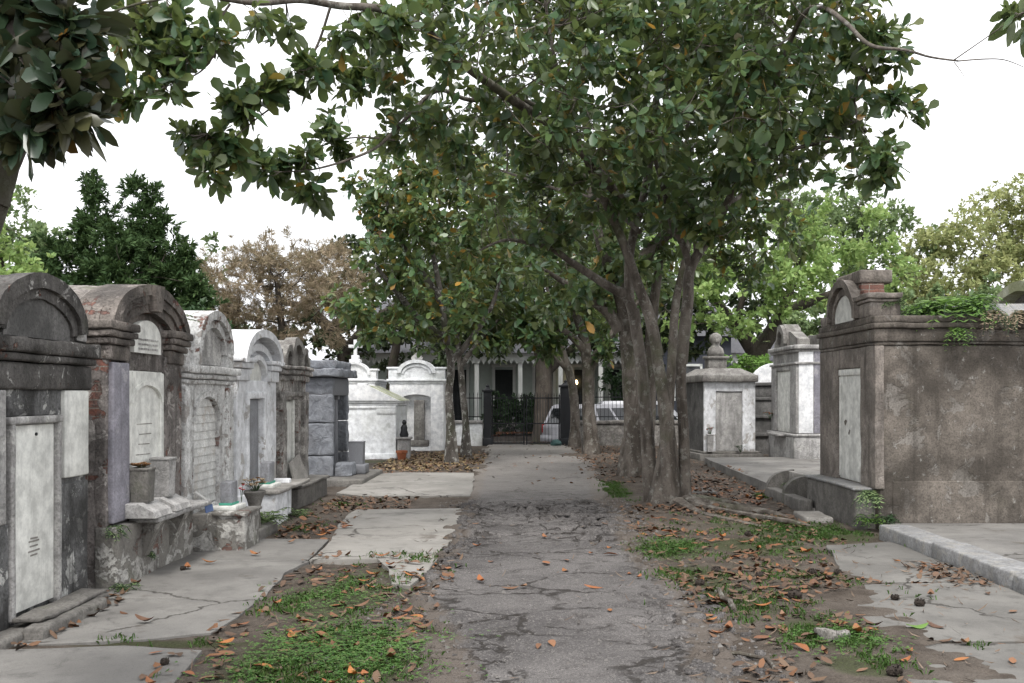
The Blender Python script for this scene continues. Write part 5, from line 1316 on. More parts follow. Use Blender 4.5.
blobs = [PB(560, 50, 12.8, 120, 90, 1.6), PB(700, 40, 13.4, 140, 100, 2.2), PB(800, 60, 12.2, 80, 80, 1.5), PB(640, 170, 13.6, 110, 50, 1.6), PB(500, 130, 13.2, 85, 70, 1.3),
         PB(855, 120, 11.8, 52, 62, .9), PB(770, 160, 13.2, 80, 40, 1.3), PB(640, -60, 13.6, 220, 70, 2.4), PB(860, 30, 11.6, 55, 45, .9), PB(600, 120, 12.0, 90, 70, 1.2), PB(720, 120, 12.2, 90, 70, 1.3),
         PB(545, 215, 14.2, 70, 34, 1.0), PB(600, 10, 15.5, 170, 120, 1.6), PB(740, 80, 15.6, 130, 100, 1.4), PB(690, 190, 14.0, 70, 30, 1.1), PB(880, 165, 11.4, 30, 22, .5),
         PB(450, 35, 11.0, 75, 48, .8), PB(400, 80, 11.6, 60, 50, .7), PB(430, 130, 12.2, 50, 30, .6)]
# sprays along the boughs over the left
fine = [PB(450, 30, 11.0, 70, 34, .6), PB(385, 30, 10.4, 46, 26, .5), PB(320, 28, 10.0, 46, 26, .45), PB(298, 72, 9.9, 24, 24, .35), PB(268, 96, 9.8, 22, 20, .3), PB(238, 112, 9.75, 22, 18, .28), PB(208, 130, 9.65, 20, 16, .25), PB(206, 172, 9.6, 13, 20, .2), PB(222, 150, 9.7, 14, 14, .2),
        PB(150, 22, 9.2, 22, 16, .25), PB(172, 52, 9.2, 16, 18, .22), PB(212, 45, 9.4, 20, 14, .25), PB(140, 98, 9.1, 16, 13, .18), PB(168, 75, 9.15, 14, 12, .18), PB(130, 30, 9.1, 14, 14, .2), PB(250, 30, 9.6, 36, 22, .35), PB(350, 68, 11.4, 34, 26, .4), PB(300, 160, 11.0, 20, 13, .25), PB(270, 172, 10.9, 16, 13, .2), PB(330, 145, 11.3, 16, 14, .25), PB(250, 150, 10.9, 12, 12, .2), PB(318, 192, 11.0, 12, 10, .2),
        PB(1024, 10, 9.2, 12, 16, .2), PB(880, 165, 11.4, 26, 18, .35), PB(895, 110, 11.4, 20, 26, .35), PB(870, 60, 11.3, 34, 40, .5), PB(690, 215, 14.0, 60, 22, .8)]
def roots_extra(mb):
    for pts, rad in (([(2.25, 14.45, .14), (2.6, 14.05, .06), (3.0, 13.5, .045), (3.4, 12.95, .03), (3.7, 12.5, -.03)], [.11, .07, .055, .045, .02]),
                     ([(2.3, 14.55, .12), (2.8, 14.4, .06), (3.3, 14.1, .035), (3.65, 13.6, -.03)], [.11, .07, .05, .025]),
                     ([(2.15, 14.35, .12), (2.35, 13.75, .045), (2.65, 13.1, .03), (3.0, 12.5, .0), (3.2, 12.1, -.04)], [.11, .06, .045, .035, .02]),
                     ([(2.3, 14.9, .12), (2.8, 15.2, .06), (3.3, 15.3, -.02)], [.11, .07, .04])):
        sp = [Vector(p) - Vector(g0) for p in spline(pts, 5)]
        mb.tube(sp, interp_r(rad, 0, len(sp)), 9, flute=.22, seed=3)
    mb.tube([(-.02, .0, -.15), (-.02, 0, .05), (.0, 0, .35), (.02, .02, .8), (.03, .05, 1.2)], [.33, .265, .20, .13, .07], 26, flute=.30, seed=9)
tree('magnolia_tree', g0, limbs, blobs, 'large many-stemmed magnolia standing right of the path, its crown arching over it', 'tree', 'magnolia trees along the path', dens=30, step=.18, kill=.24, infl=1.2, per=7, L=.15, Wd=.066, gap=.37, gs=.8, seed=4, extra=roots_extra, tiplev=4, sides=22, flute=.22, lai=1.75, sig=.26, fgap=.40, twigs=.8, fine=fine, flai=.32, spread=(.1, 1.4))

# ---- row behind it
def simple_magnolia(base, stem, rad, blobs, label, seed, extra_limbs=(), leaf='mag_leaf', dens=11, group='magnolia trees along the path', **kw):
    b = Vector(base); pts = [tuple(b + Vector((0, 0, -.1)))] + stem
    limbs = [(pts, rad, .55)] + list(extra_limbs)
    fl = [(tuple(b + Vector((0, 0, -.15))), rad[0] * 1.45), (tuple(b + Vector((0, 0, .06))), rad[0] * 1.22), (tuple(b + Vector((0, 0, .35))), rad[0] * 1.02), (tuple(b + Vector((0, 0, .8))), rad[0] * .7)]
    def ex(mb): mb.tube([Vector(p) - b for p, q in fl], [q for p, q in fl], 16, flute=.28, seed=seed)
    kw.setdefault('per', 7); kw.setdefault('L', .17); kw.setdefault('Wd', .08); kw.setdefault('spread', (.1, 1.4))
    kw.setdefault('step', .27); kw.setdefault('kill', .34); kw.setdefault('gap', .35); kw.setdefault('lai', 2.3); kw.setdefault('sig', .34); kw.setdefault('fgap', .40)
    return tree('magnolia_tree', base, limbs, blobs, label, 'tree', group, leaf=leaf, dens=dens, seed=seed, extra=ex, **kw)

b = (2.1, 20.3, 0)
simple_magnolia(b, L3((634, 440, 20.3), (632, 390, 20.3), (629, 345, 20.3), (622, 300, 20.2), (600, 240, 20), (585, 170, 19.8)), [.24, .205, .19, .19, .15, .10, .05],
    [PB(640, 250, 20, 90, 60, 2.0), PB(590, 200, 20, 90, 60, 2.0), PB(720, 215, 20, 80, 50, 2.0), PB(790, 205, 19, 60, 36, 1.2), PB(560, 275, 19.6, 70, 40, 1.4), PB(680, 150, 20, 120, 60, 2.2), PB(760, 262, 20.2, 46, 26, 1.0)],
    'grey leaning magnolia directly behind the big many-stemmed one', 21,
    [(L3((620, 330, 20.3), (605, 310, 20.2), (575, 290, 20), (545, 270, 19.7)), [.14, .11, .07, .03], .4), (L3((620, 300, 20.3), (650, 250, 20.4), (690, 220, 20.3), (740, 205, 20), (790, 200, 19.5)), [.15, .12, .09, .07, .03], .4),
     (L3((640, 478, 20.6), (648, 430, 20.6), (650, 380, 20.6), (652, 320, 20.6), (660, 260, 20.6)), [.2, .13, .115, .11, .07], .7),
     (L3((662, 470, 20.0), (668, 420, 20.0), (672, 360, 20.0), (676, 300, 20), (690, 240, 20)), [.15, .10, .09, .08, .05], .7)])
b = (1.8, 27.7, 0)
simple_magnolia(b, L3((590, 430, 27.7), (588, 400, 27.7), (588, 370, 27.7), (584, 340, 27.7), (572, 300, 27.6), (565, 260, 27.5)), [.22, .185, .17, .165, .14, .09, .05],
    [PB(590, 290, 27.5, 60, 50, 2.0), PB(540, 300, 27, 60, 40, 1.8), PB(640, 280, 28, 50, 50, 2), PB(560, 230, 27.5, 80, 60, 2.2), PB(530, 335, 27, 44, 22, 1.2), PB(490, 318, 27, 50, 28, 1.4), PB(545, 345, 26.5, 36, 14, 1.0), PB(610, 335, 27.6, 30, 24, 1)],
    'dark trunked magnolia further back with a low fork, third in the right row', 22,
    [(L3((588, 372, 27.7), (600, 350, 27.6), (615, 330, 27.4), (640, 300, 27.4)), [.15, .12, .09, .04], .5), (L3((586, 352, 27.7), (570, 335, 27.5), (548, 325, 27.2), (525, 322, 27)), [.12, .09, .06, .02], .5)], dens=8, L=.22, Wd=.095)
b = (1.55, 31.9, 0)
simple_magnolia(b, L3((575, 425, 31.9), (574, 400, 31.9), (570, 375, 31.9), (562, 350, 31.8), (555, 320, 31.6), (545, 280, 31.5)), [.19, .155, .14, .13, .11, .07, .04],
    [PB(555, 310, 31.5, 50, 40, 1.8), PB(510, 320, 31.5, 50, 30, 1.8), PB(600, 300, 32, 50, 40, 2), PB(540, 260, 31.5, 70, 50, 2.4), PB(500, 290, 31, 50, 34, 1.8)],
    'pale slim magnolia beside the gate, furthest of the right row', 23,
    [(L3((568, 370, 31.9), (550, 350, 31.7), (535, 335, 31.5), (515, 325, 31.3)), [.11, .08, .06, .03], .5)], dens=7, L=.24, Wd=.10)
# ---- pair left of the path
b = (-1.68, 23.5, 0)
simple_magnolia(b, L3((451, 430, 23.5), (449, 395, 23.5), (451, 365, 23.5), (446, 335, 23.4), (440, 290, 23.3), (430, 240, 23.2), (420, 190, 23)), [.145, .105, .09, .09, .08, .065, .05, .03],
    [PB(400, 200, 22.6, 52, 46, 1.8), PB(375, 255, 22.4, 42, 46, 1.6), PB(430, 300, 22.8, 50, 34, 1.5), PB(450, 245, 23, 60, 55, 1.8), PB(450, 180, 23.2, 60, 40, 1.8), PB(365, 305, 22.6, 30, 28, 1.1), PB(415, 155, 22.6, 46, 34, 1.5), PB(480, 300, 23.5, 44, 36, 1.5), PB(358, 235, 22.2, 24, 24, 1.0), PB(352, 285, 22.2, 20, 26, .9), PB(425, 330, 23, 40, 14, 1.0), PB(375, 200, 22.3, 30, 26, 1.0)],
    'spotted slim magnolia left of the path, the nearer of the pair', 24,
    [(L3((451, 362, 23.5), (470, 340, 23.4), (490, 310, 23.3), (500, 280, 23.2)), [.09, .07, .05, .03], .5), (L3((447, 340, 23.5), (420, 320, 23.2), (395, 290, 22.8), (375, 265, 22.5)), [.10, .08, .06, .03], .4), (L3((441, 300, 23.3), (410, 255, 22.9), (390, 215, 22.6), (385, 180, 22.4)), [.09, .07, .05, .03], .4)],
    leaf='mag_leaf_light', dens=13, lai=3.4, fgap=.34, bark='bark_spotted')
b = (-1.53, 26.7, 0)
simple_magnolia(b, L3((466, 425, 26.7), (463, 395, 26.7), (461, 370, 26.7), (458, 335, 26.6), (462, 290, 26.5), (470, 240, 26.4)), [.13, .095, .085, .08, .07, .05, .03],
    [PB(470, 275, 26.5, 50, 50, 1.8), PB(500, 240, 26.6, 50, 50, 2), PB(430, 265, 26.8, 50, 50, 1.8), PB(490, 322, 26.5, 44, 28, 1.4), PB(505, 343, 26.4, 30, 13, .9), PB(440, 335, 26.8, 34, 18, 1.0), PB(470, 190, 26.5, 70, 50, 2.2), PB(395, 330, 27, 34, 22, 1.2)],
    'thin pale magnolia left of the path, the further of the pair', 25, [(L3((461, 365, 26.7), (480, 340, 26.6), (498, 320, 26.4)), [.08, .06, .03], .4)], leaf='mag_leaf', dens=8, L=.22, Wd=.09, bark='bark_spotted')

# ---- the near tree whose boughs hang in at the top left
g = (-2.75, 4.3, 0)
nl = [([(-2.75, 4.3, -.1), (-2.72, 4.3, .5), (-2.66, 4.32, 1.3), (-2.56, 4.35, 2.0), (-2.38, 4.4, 2.55)], [.34, .25, .22, .20, .16], None),
      (L3((-20, 190, 4.4), (-2, 160, 4.4), (14, 120, 4.4), (24, 80, 4.42), (24, 40, 4.45), (34, 0, 4.5), (60, -60, 4.6)), [.135, .09, .085, .08, .075, .07, .05], .3),
      (L3((20, 100, 4.4), (34, 92, 4.2), (46, 84, 4.1), (62, 80, 4.05), (80, 72, 4.0)), [.016, .013, .011, .009, .006], .3),
      (L3((24, 60, 4.4), (50, 40, 4.3), (75, 30, 4.2), (92, 40, 4.2)), [.02, .016, .011, .006], .3),
      (L3((14, 130, 4.4), (26, 128, 4.25), (36, 122, 4.2)), [.012, .010, .006], .3)]
nb = [PB(8, 8, 4.4, 44, 22, .3), PB(56, 6, 4.3, 26, 14, .2), PB(56, 112, 4.1, 14, 14, .1), PB(34, 132, 4.2, 12, 10, .1), PB(66, 74, 4.1, 10, 9, .1), PB(6, 60, 4.3, 18, 34, .2), PB(-50, 20, 4.5, 50, 80, .5), PB(76, 38, 4.2, 10, 9, .1), PB(-40, -60, 4.7, 140, 50, .6)]
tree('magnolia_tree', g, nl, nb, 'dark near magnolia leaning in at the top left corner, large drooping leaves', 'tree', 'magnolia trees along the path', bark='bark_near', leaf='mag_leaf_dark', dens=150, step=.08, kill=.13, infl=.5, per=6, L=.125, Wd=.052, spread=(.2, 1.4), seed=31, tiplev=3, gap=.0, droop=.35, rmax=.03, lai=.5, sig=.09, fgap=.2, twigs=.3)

# ================================================================== TREES BEYOND
def puff(name, base, h0, blobs, label, leaf, seed, trunk=.22, bark='bark_dark', per=7, L=.16, Wd=.09, dens=2.2, group=None, cat='tree', limbs=None, gap=.34, gs=.55, kill=.55, step=.42, tiplev=4, spread=(.1, 1.0), droop=.15, **kw):
    b = Vector(base)
    top = np.mean([c for c, e in blobs], 0)
    L0 = limbs or [([tuple(b + Vector((0, 0, -.2))), tuple(b + Vector((.05, 0, h0 * .5))), tuple(b + Vector((0, .1, h0))), (top[0], top[1], max(top[2], h0 + .5))], [trunk * 1.5, trunk, trunk * .85, trunk * .35], .5)]
    return tree(name, base, L0, blobs, label, cat, group, bark=bark, leaf=leaf, dens=dens, step=step, kill=kill, infl=2.6, per=per, L=L, Wd=Wd, gap=gap, gs=gs, seed=seed, sides=9, simple=True, tiplev=tiplev, spread=spread, droop=droop, rtip=.008, rmax=.14, minr=.0, **{**dict(lai=4.2, sig=.45, fgap=.33, fgs=.8), **kw})
BG = 'trees beyond the cemetery tombs'
def tx(px, y): return ((px - CX) / F * y, y, 0)
# dark cypress with three leaning spires
cb = []
for (px, top, bot, w, y) in ((95, 178, 330, 30, 32), (140, 184, 330, 26, 32.4), (160, 190, 320, 14, 32.6), (55, 232, 330, 34, 31.6), (118, 225, 330, 44, 31), (180, 240, 330, 24, 32), (35, 262, 330, 26, 31.4), (196, 275, 330, 14, 31.5)):
    n = 6
    for k in range(n):
        q = (k + .5) / n; cb.append(PB(px + (6 if k % 2 else -5), top + (bot - top) * q, y, 6 + w * q ** .75, (bot - top) / n * .85, (6 + w * q ** .75) / F * y * .9))
puff('cypress_tree', tx(115, 32), 2.5, cb, 'dark green cypress clump with two pointed spires behind the left tombs', 'cypress_leaf', 41, dens=6.5, kill=.34, step=.30, per=16, L=.20, Wd=.045, group=BG, gap=.30, spread=(.0, .6), tiplev=5, updir=.1, lai=11.0, sig=.24, fgap=.0)
puff('russet_tree', tx(285, 36), 2.6, [PB(285, 280, 36, 70, 46, 2.4), PB(245, 290, 35.5, 46, 44, 2), PB(330, 285, 36, 40, 42, 2), PB(265, 258, 36, 50, 26, 1.8), PB(310, 256, 36, 40, 24, 1.8), PB(215, 300, 35.5, 24, 36, 1.2), PB(290, 325, 36.5, 80, 22, 2)],
     'wide brown fine-twigged tree behind the white arched tombs', 'brown_leaf', 42, per=22, L=.20, Wd=.022, dens=5.5, kill=.36, step=.32, group=BG, gap=.26, tiplev=4, spread=(.0, .8), lai=2.4, sig=.42, fgap=.26)
puff('leafy_tree', tx(15, 26), 2, [PB(5, 250, 26, 30, 44, 1.4), PB(-30, 230, 26, 40, 50, 1.6), PB(20, 275, 26, 30, 20, 1.2)], 'bright green tree at the far left edge behind the blackened tomb', 'bright_leaf', 43, per=9, L=.15, Wd=.08, dens=6, kill=.4, step=.3, group=BG)
puff('leafy_tree', tx(40, 40), 2.5, [PB(30, 240, 40, 40, 34, 2), PB(60, 250, 40, 30, 26, 2), PB(-20, 220, 40, 50, 50, 2.4), PB(180, 290, 38, 50, 24, 2), PB(215, 248, 40, 20, 16, 1)], 'pale mid-green tree rising beside the dark cypress', 'mid_leaf', 44, per=9, L=.2, Wd=.11, dens=2.6, group=BG)
puff('leafy_tree', tx(330, 44), 3, [PB(330, 330, 44, 80, 34, 2.6), PB(400, 320, 43, 60, 40, 2.4), PB(370, 275, 44, 60, 40, 2.4), PB(250, 345, 43, 70, 22, 2), PB(460, 300, 45, 60, 60, 2.6), PB(330, 365, 43, 50, 20, 1.5), PB(410, 365, 43, 40, 20, 1.5)],
     'dark spreading oak filling the space above the white tombs', 'dark_leaf', 45, per=10, L=.22, Wd=.12, dens=2.4, group=BG, gap=.28,
     limbs=[([tx(345, 44), tuple(at(345, 370, 44)), tuple(at(340, 345, 44)), tuple(at(310, 310, 43.6)), tuple(at(270, 300, 43))], [.45, .34, .30, .18, .08], .4), ([tuple(at(342, 355, 44)), tuple(at(375, 320, 43.6)), tuple(at(410, 300, 43.2)), tuple(at(450, 280, 43.5))], [.26, .2, .14, .06], .4),
            ([tx(392, 42), tuple(at(392, 370, 42)), tuple(at(396, 340, 42)), tuple(at(380, 310, 42))], [.3, .2, .18, .08], .5)])
puff('leafy_tree', tx(543, 38.2), 3, [PB(545, 300, 39, 70, 40, 2.4), PB(500, 250, 39, 70, 60, 2.6), PB(600, 250, 40, 80, 60, 2.6), PB(560, 180, 40, 110, 60, 3), PB(480, 320, 39, 50, 22, 1.6), PB(610, 325, 39.0, 60, 26, 1.6), PB(650, 310, 39.5, 60, 36, 2), PB(560, 338, 38.0, 44, 14, 1.2), PB(450, 310, 39, 60, 36, 1.8), PB(500, 340, 38, 40, 13, 1.1), PB(440, 345, 38, 40, 13, 1.0), PB(620, 348, 38.5, 40, 12, 1.0), PB(680, 335, 39.5, 40, 26, 1.4)],
     'dark street tree in front of the porch house beyond the gate', 'dark_leaf', 46, per=10, L=.2, Wd=.11, dens=2.2, group=BG, gap=.25, lai=5.0, fgap=.18,
     limbs=[([(.68, 38.3, -.4), tuple(at(543, 420, 38.3)), tuple(at(544, 380, 38.3)), tuple(at(540, 345, 38.3)), tuple(at(525, 300, 38.3)), tuple(at(520, 250, 38.5))], [.5, .36, .32, .30, .2, .08], .5), (L3((544, 375, 38.3), (562, 358, 38.4), (590, 330, 38.6), (610, 290, 39)), [.2, .16, .12, .05], .5)])
puff('leafy_tree', tx(770, 38), 3, [PB(770, 250, 37.5, 60, 42, 2.4), PB(720, 290, 37, 50, 30, 2), PB(830, 240, 38, 60, 50, 2.6), PB(860, 275, 38, 60, 36, 2.2), PB(780, 290, 36.5, 60, 26, 1.6), PB(700, 250, 38, 50, 50, 2), PB(690, 300, 37.5, 40, 30, 1.6), PB(722, 328, 36.4, 28, 18, 1.2), PB(800, 318, 36.5, 30, 16, 1.2), PB(745, 315, 36.2, 30, 18, 1.2), PB(670, 335, 37, 20, 16, 1)],
     'spreading bright green oak with dark forked limbs behind the right tombs', 'bright_leaf', 47, per=10, L=.2, Wd=.10, dens=3.0, group=BG, gap=.36,
     limbs=[([tx(757, 38), tuple(at(757, 375, 38)), tuple(at(756, 352, 38))], [.6, .42, .38], None), (L3((756, 355, 38), (770, 335, 38), (785, 312, 37.8), (815, 300, 37.6), (850, 285, 37.5)), [.36, .30, .24, .15, .06], .4), (L3((756, 355, 38), (742, 335, 37.8), (728, 315, 37.6), (705, 290, 37.4)), [.30, .22, .16, .07], .4),
            (L3((776, 328, 37.9), (790, 290, 37.8), (800, 250, 37.8), (800, 215, 37.8)), [.2, .15, .1, .04], .4), (L3((736, 326, 37.8), (745, 290, 37.5), (755, 255, 37.4)), [.15, .1, .04], .4)])
puff('leafy_tree', tx(850, 46), 3, [PB(850, 225, 46, 60, 38, 2.4), PB(810, 215, 46, 50, 40, 2.4), PB(890, 260, 46, 50, 50, 2.6), PB(870, 310, 46, 70, 36, 2)], 'tall soft green tree with rounded top beyond the spreading oak', 'mid_leaf', 48, per=10, L=.22, Wd=.11, dens=2.6, group=BG, gap=.32)
puff('leafy_tree', tx(985, 44), 3, [PB(985, 240, 44, 60, 46, 2.6), PB(940, 265, 44, 46, 46, 2.2), PB(1040, 225, 44, 70, 60, 2.6), PB(1000, 290, 43, 80, 34, 2.2), PB(930, 300, 43, 50, 26, 1.8), PB(1010, 205, 44, 34, 20, 1.5)],
     'tall yellow-green tree with airy top at the right edge', 'yellow_leaf', 49, per=10, L=.2, Wd=.09, dens=2.8, group=BG, gap=.36)
for k, (px, y, top, w, lf, lab) in enumerate(((-110, 44, 210, 90, 'mid_leaf', 'green tree beyond the left edge of the row'), (640, 62, 240, 110, 'dark_leaf', 'dark tree far behind the porch house'), (1150, 50, 215, 100, 'mid_leaf', 'green tree outside the right edge'), (455, 62, 250, 110, 'dark_leaf', 'dark tree far behind the white niche tomb'), (760, 64, 270, 100, 'dark_leaf', 'dark tree far behind the grey-blue house'), (180, 60, 290, 130, 'dark_leaf', 'dark tree far behind the dark cypress'))):
    puff('leafy_tree', tx(px, y), 3, [PB(px, top + 60, y, w, 60, 3.4), PB(px - w * .5, top + 100, y, w * .7, 45, 3), PB(px + w * .5, top + 100, y, w * .7, 45, 3)], lab, lf, 60 + k, per=9, L=.32, Wd=.18, dens=.9, kill=.8, step=.6, group=BG, gap=.25)

# ---- hedges and shrubs
def shrub(name, base, blobs, label, leaf, seed, per=9, L=.09, Wd=.045, dens=30, cat='shrub', **kw):
    b = Vector(base)
    stems = [([tuple(b + Vector((0, 0, -.1))), tuple(b + Vector((random.uniform(-.1, .1), 0, .2))), tuple(Vector(c))], [.03, .025, .008], .2) for c, e in blobs]
    kw.setdefault('kill', .16); kw.setdefault('step', .14)
    return tree(name, base, stems, blobs, label, cat, None, bark='bark_dark', leaf=leaf, dens=dens, infl=1.0, per=per, L=L, Wd=Wd, gap=.25, gs=1.6, seed=seed, simple=True, tiplev=3, rmax=.02, rtip=.003, **{**dict(lai=4.0, sig=.22, fgap=.2), **kw})
shrub('porch_shrub', (-.5, 44.2, 0), [PB(500, 415, 44.2, 20, 20, .5), PB(520, 412, 44.2, 22, 24, .6), PB(538, 416, 44.4, 18, 20, .5), PB(510, 428, 44, 30, 14, .5)], 'dark leafy shrub before the porch columns of the pale green house', 'shrub_leaf', 71, L=.16, Wd=.08, dens=22, kill=.22, step=.2)
shrub('fence_shrub', (6.2, 42.8, 0), [PB(612, 385, 42.8, 22, 16, .5), PB(645, 385, 42.8, 24, 16, .5), PB(628, 396, 42.8, 26, 10, .4)], 'green shrub over the iron railing beside the white car', 'shrub_leaf', 72, L=.16, Wd=.08, dens=20, kill=.24, step=.2)
shrub('hedge', (7.4, 33.2, 0), [PB(728, 368, 33, 22, 13, .6), PB(752, 368, 33, 24, 14, .6), PB(772, 372, 33.2, 22, 14, .6), PB(745, 392, 33, 50, 22, .6)], 'sunny yellow-green clipped bush behind the bust tomb', 'fern_leaf', 73, L=.12, Wd=.06, dens=24, kill=.2, step=.18)
shrub('broad_bush', tx(210, 29), [PB(190, 330, 29, 40, 26, .9), PB(230, 345, 29, 40, 20, .9), PB(140, 320, 29, 50, 26, .9), PB(90, 310, 28, 60, 26, .9), PB(40, 305, 27, 50, 26, .9)], 'dense green bushes backing the left row of tombs', 'shrub_leaf', 74, L=.17, Wd=.09, dens=9, kill=.3, step=.28)
shrub('broad_bush', tx(840, 36), [PB(810, 335, 35, 40, 22, .9), PB(870, 330, 35, 60, 28, .9), PB(940, 320, 35, 60, 30, .9), PB(1000, 310, 35, 60, 36, .9)], 'mid-green bushes seen above the roof of the big brown tomb', 'mid_leaf', 75, L=.17, Wd=.09, dens=8, kill=.3, step=.28)

# ---- ferns and weeds rooted on the tombs
def fern(loc, n, ln, label, seed, leaf='fern_leaf', name='fern', droop=1.0, cat='fern', dirv=None):
    r = random.Random(seed); t = empty(name, loc, 0, label, cat)
    st = MB(); V = []; Fc = 0
    for k in range(n):
        a = r.uniform(0, 2 * PI) if dirv is None else dirv + r.uniform(-.9, .9); l = ln * r.uniform(.6, 1.1); lift = r.uniform(.5, 1.3)
        pts = []
        for i in range(8):
            q = i / 7; pts.append(Vector((math.cos(a) * l * q * .9, math.sin(a) * l * q * .9, l * (lift * q - (lift * .5 + droop * .55) * q * q))) + Vector((r.uniform(-.02, .02), r.uniform(-.02, .02), 0)) * (1 if i else 0))
        st.tube(pts, [.004] * 7 + [.001], 3)
        for i in range(1, 8):
            d = (pts[i] - pts[i - 1]).normalized(); s = d.cross(Vector((0, 0, 1))).normalized(); w = l * .24 * math.sin(PI * (.15 + .85 * i / 7.6))
            for sg in (-1, 1):
                b = pts[i]; tip = b + s * sg * w + d * w * .35 + Vector((0, 0, -w * .2)); m1 = b + (tip - b) * .5 + d * w * .16; m2 = b + (tip - b) * .5 - d * w * .14
                V.append((b, m1, tip, m2))
    st.build('stems', M['shrub_leaf'], t, jit=0)
    vv = np.array([[tuple(p) for p in q] for q in V]).reshape(-1, 3); N = len(V)
    fast_mesh('fronds', vv, np.arange(N * 4).reshape(N, 4), np.full(N, 4), M[leaf], t)
    return t
fern((5.35, 12.8, 2.66), 90, .72, 'bright fern clump growing beside the corner pier of the brown tomb roof', 81)
fern((5.0, 12.85, 2.66), 40, .46, 'smaller bright fern right against the corner pier', 82)
fern((5.22, 12.46, 2.40), 12, .34, 'fern hanging out of the cornice crack below the roof ferns', 83, droop=1.7, dirv=-PI / 2)
fern((5.75, 12.44, 2.52), 24, .34, 'brown withered fern fringe hanging over the brown tomb cornice, left part', 84, 'rust', droop=1.9, dirv=-PI / 2) if 'rust' in M else None
for k, (x, n, lf, lab) in enumerate(((5.65, 22, 'brown_leaf', 'withered brown fern fringe hanging over the cornice next to the bright fern'), (6.0, 24, 'brown_leaf', 'withered brown fern fringe in the middle of the hanging cornice growth'), (6.3, 18, 'mid_leaf', 'mossy green fern fringe at the right end of the cornice growth'))):
    fern((x, 12.46, 2.60), n, .36, lab, 90 + k, lf, droop=1.8, dirv=-PI / 2)
fern((4.55, 12.66, 2.76), 18, .24, 'dry weed tuft sprouting from the front of the corner pier', 94, 'mid_leaf', 'weed', 1.2, 'weed')
fern((4.22, 12.46, .42), 20, .34, 'fern growing out of the corner crack at the base of the brown tomb', 95, 'mid_leaf', droop=1.5, dirv=-2.3)
fern((4.2, 12.4, .10), 22, .28, 'low green weeds in the corner between the coping and the brown tomb', 96, 'fern_leaf', 'weed', 1.0, 'weed')
fern((4.42, 12.38, .12), 14, .24, 'second low weed tuft just right of the brown tomb corner', 97, 'shrub_leaf', 'weed', 1.0, 'weed')
fern((4.25, 16.45, .18), 24, .26, 'bright weed tuft on the terrace behind the concrete step', 98, 'fern_leaf', 'weed', .9, 'weed')
fern((-3.9, 6.6, 2.46), 26, .36, 'bright weeds sprouting on top of the blackened tomb', 99, 'bright_leaf', 'weed', .8, 'weed')
fern((-4.1, 8.35, 2.34), 20, .30, 'yellowish weeds in the gap between the blackened tomb and brick tomb', 100, 'yellow_leaf', 'weed', .8, 'weed')
fern((-3.72, 10.62, 2.4), 16, .42, 'green weeds on the far shoulder of the brick tomb', 101, 'mid_leaf', 'weed', .5, 'weed')
fern((-3.87, 14.8, 2.2), 24, .40, 'yellow-green weeds between the nested-arch tomb and the ruined tomb', 102, 'bright_leaf', 'weed', .7, 'weed')
fern((-3.82, 16.6, 2.15), 18, .36, 'green weeds at the far shoulder of the ruined tomb', 103, 'mid_leaf', 'weed', .7, 'weed')
fern((-3.52, 8.66, .50), 14, .20, 'small green weed on the near corner of the brick tomb base', 104, 'mid_leaf', 'weed', 1.3, 'weed', dirv=-.4)
fern((-3.48, 9.3, .2), 10, .16, 'small weed rooted under the shelf of the brick tomb', 105, 'mid_leaf', 'weed', 1.3, 'weed', dirv=0)
fern((-3.1, 12.25, .12), 34, .40, 'leafy green weeds behind the urn of dried flowers', 106, 'mid_leaf', 'weed', .7, 'weed')
fern((-3.05, 13.9, .0), 22, .24, 'short weeds at the foot of the white nested-arch tomb', 107, 'mid_leaf', 'weed', .8, 'weed')
fern((-3.33, 8.5, .03), 14, .16, 'tiny weeds at the ground in the gap beside the brick tomb', 108, 'mid_leaf', 'weed', .8, 'weed')
fern((6.0, 25.3, 2.95), 10, .16, 'small yellow weed on the crest of the tall pale tomb', 109, 'yellow_leaf', 'weed', .8, 'weed')
# ================================================================== GROUND LITTER
def fallen_mesh(seed, L=.15, W=.06):
    r = random.Random(seed); b = MB(); n = 6; vs = []; curl = r.uniform(-.3, 1.0); roll = r.uniform(-.9, .9); tw = r.uniform(-.6, .6)
    for i in range(n + 1):
        q = i / n; x = (q - .5) * L; w = W * .5 * math.sin(PI * min(.98, max(.03, q)) ** .9) ** .8; z = .012 + curl * .045 * (2 * q - 1) ** 2
        a = tw * (q - .5)
        for s in (-1, 0, 1):
            yy = s * w; zz = z + abs(s) * w * roll * .7 + yy * a
            vs.append((x, yy, max(.002, zz + .004)))
    fs = []
    for i in range(n):
        for s in (0, 1): fs.append((i * 3 + s, i * 3 + s + 1, (i + 1) * 3 + s + 1, (i + 1) * 3 + s))
    me = bpy.data.meshes.new('fallen_leaf'); me.from_pydata(vs, [], fs); me.shade_smooth()
    me.materials.append(M['fallen']); return me
FM = [fallen_mesh(i) for i in range(9)]
r = np.random.default_rng(77)
def scatter(n, x0, x1, y0, y1, w=None):
    out = []
    while len(out) < n:
        x = r.uniform(x0, x1); y = r.uniform(y0, y1)
        if w is None or r.random() < w(x, y): out.append((x, y))
    return out
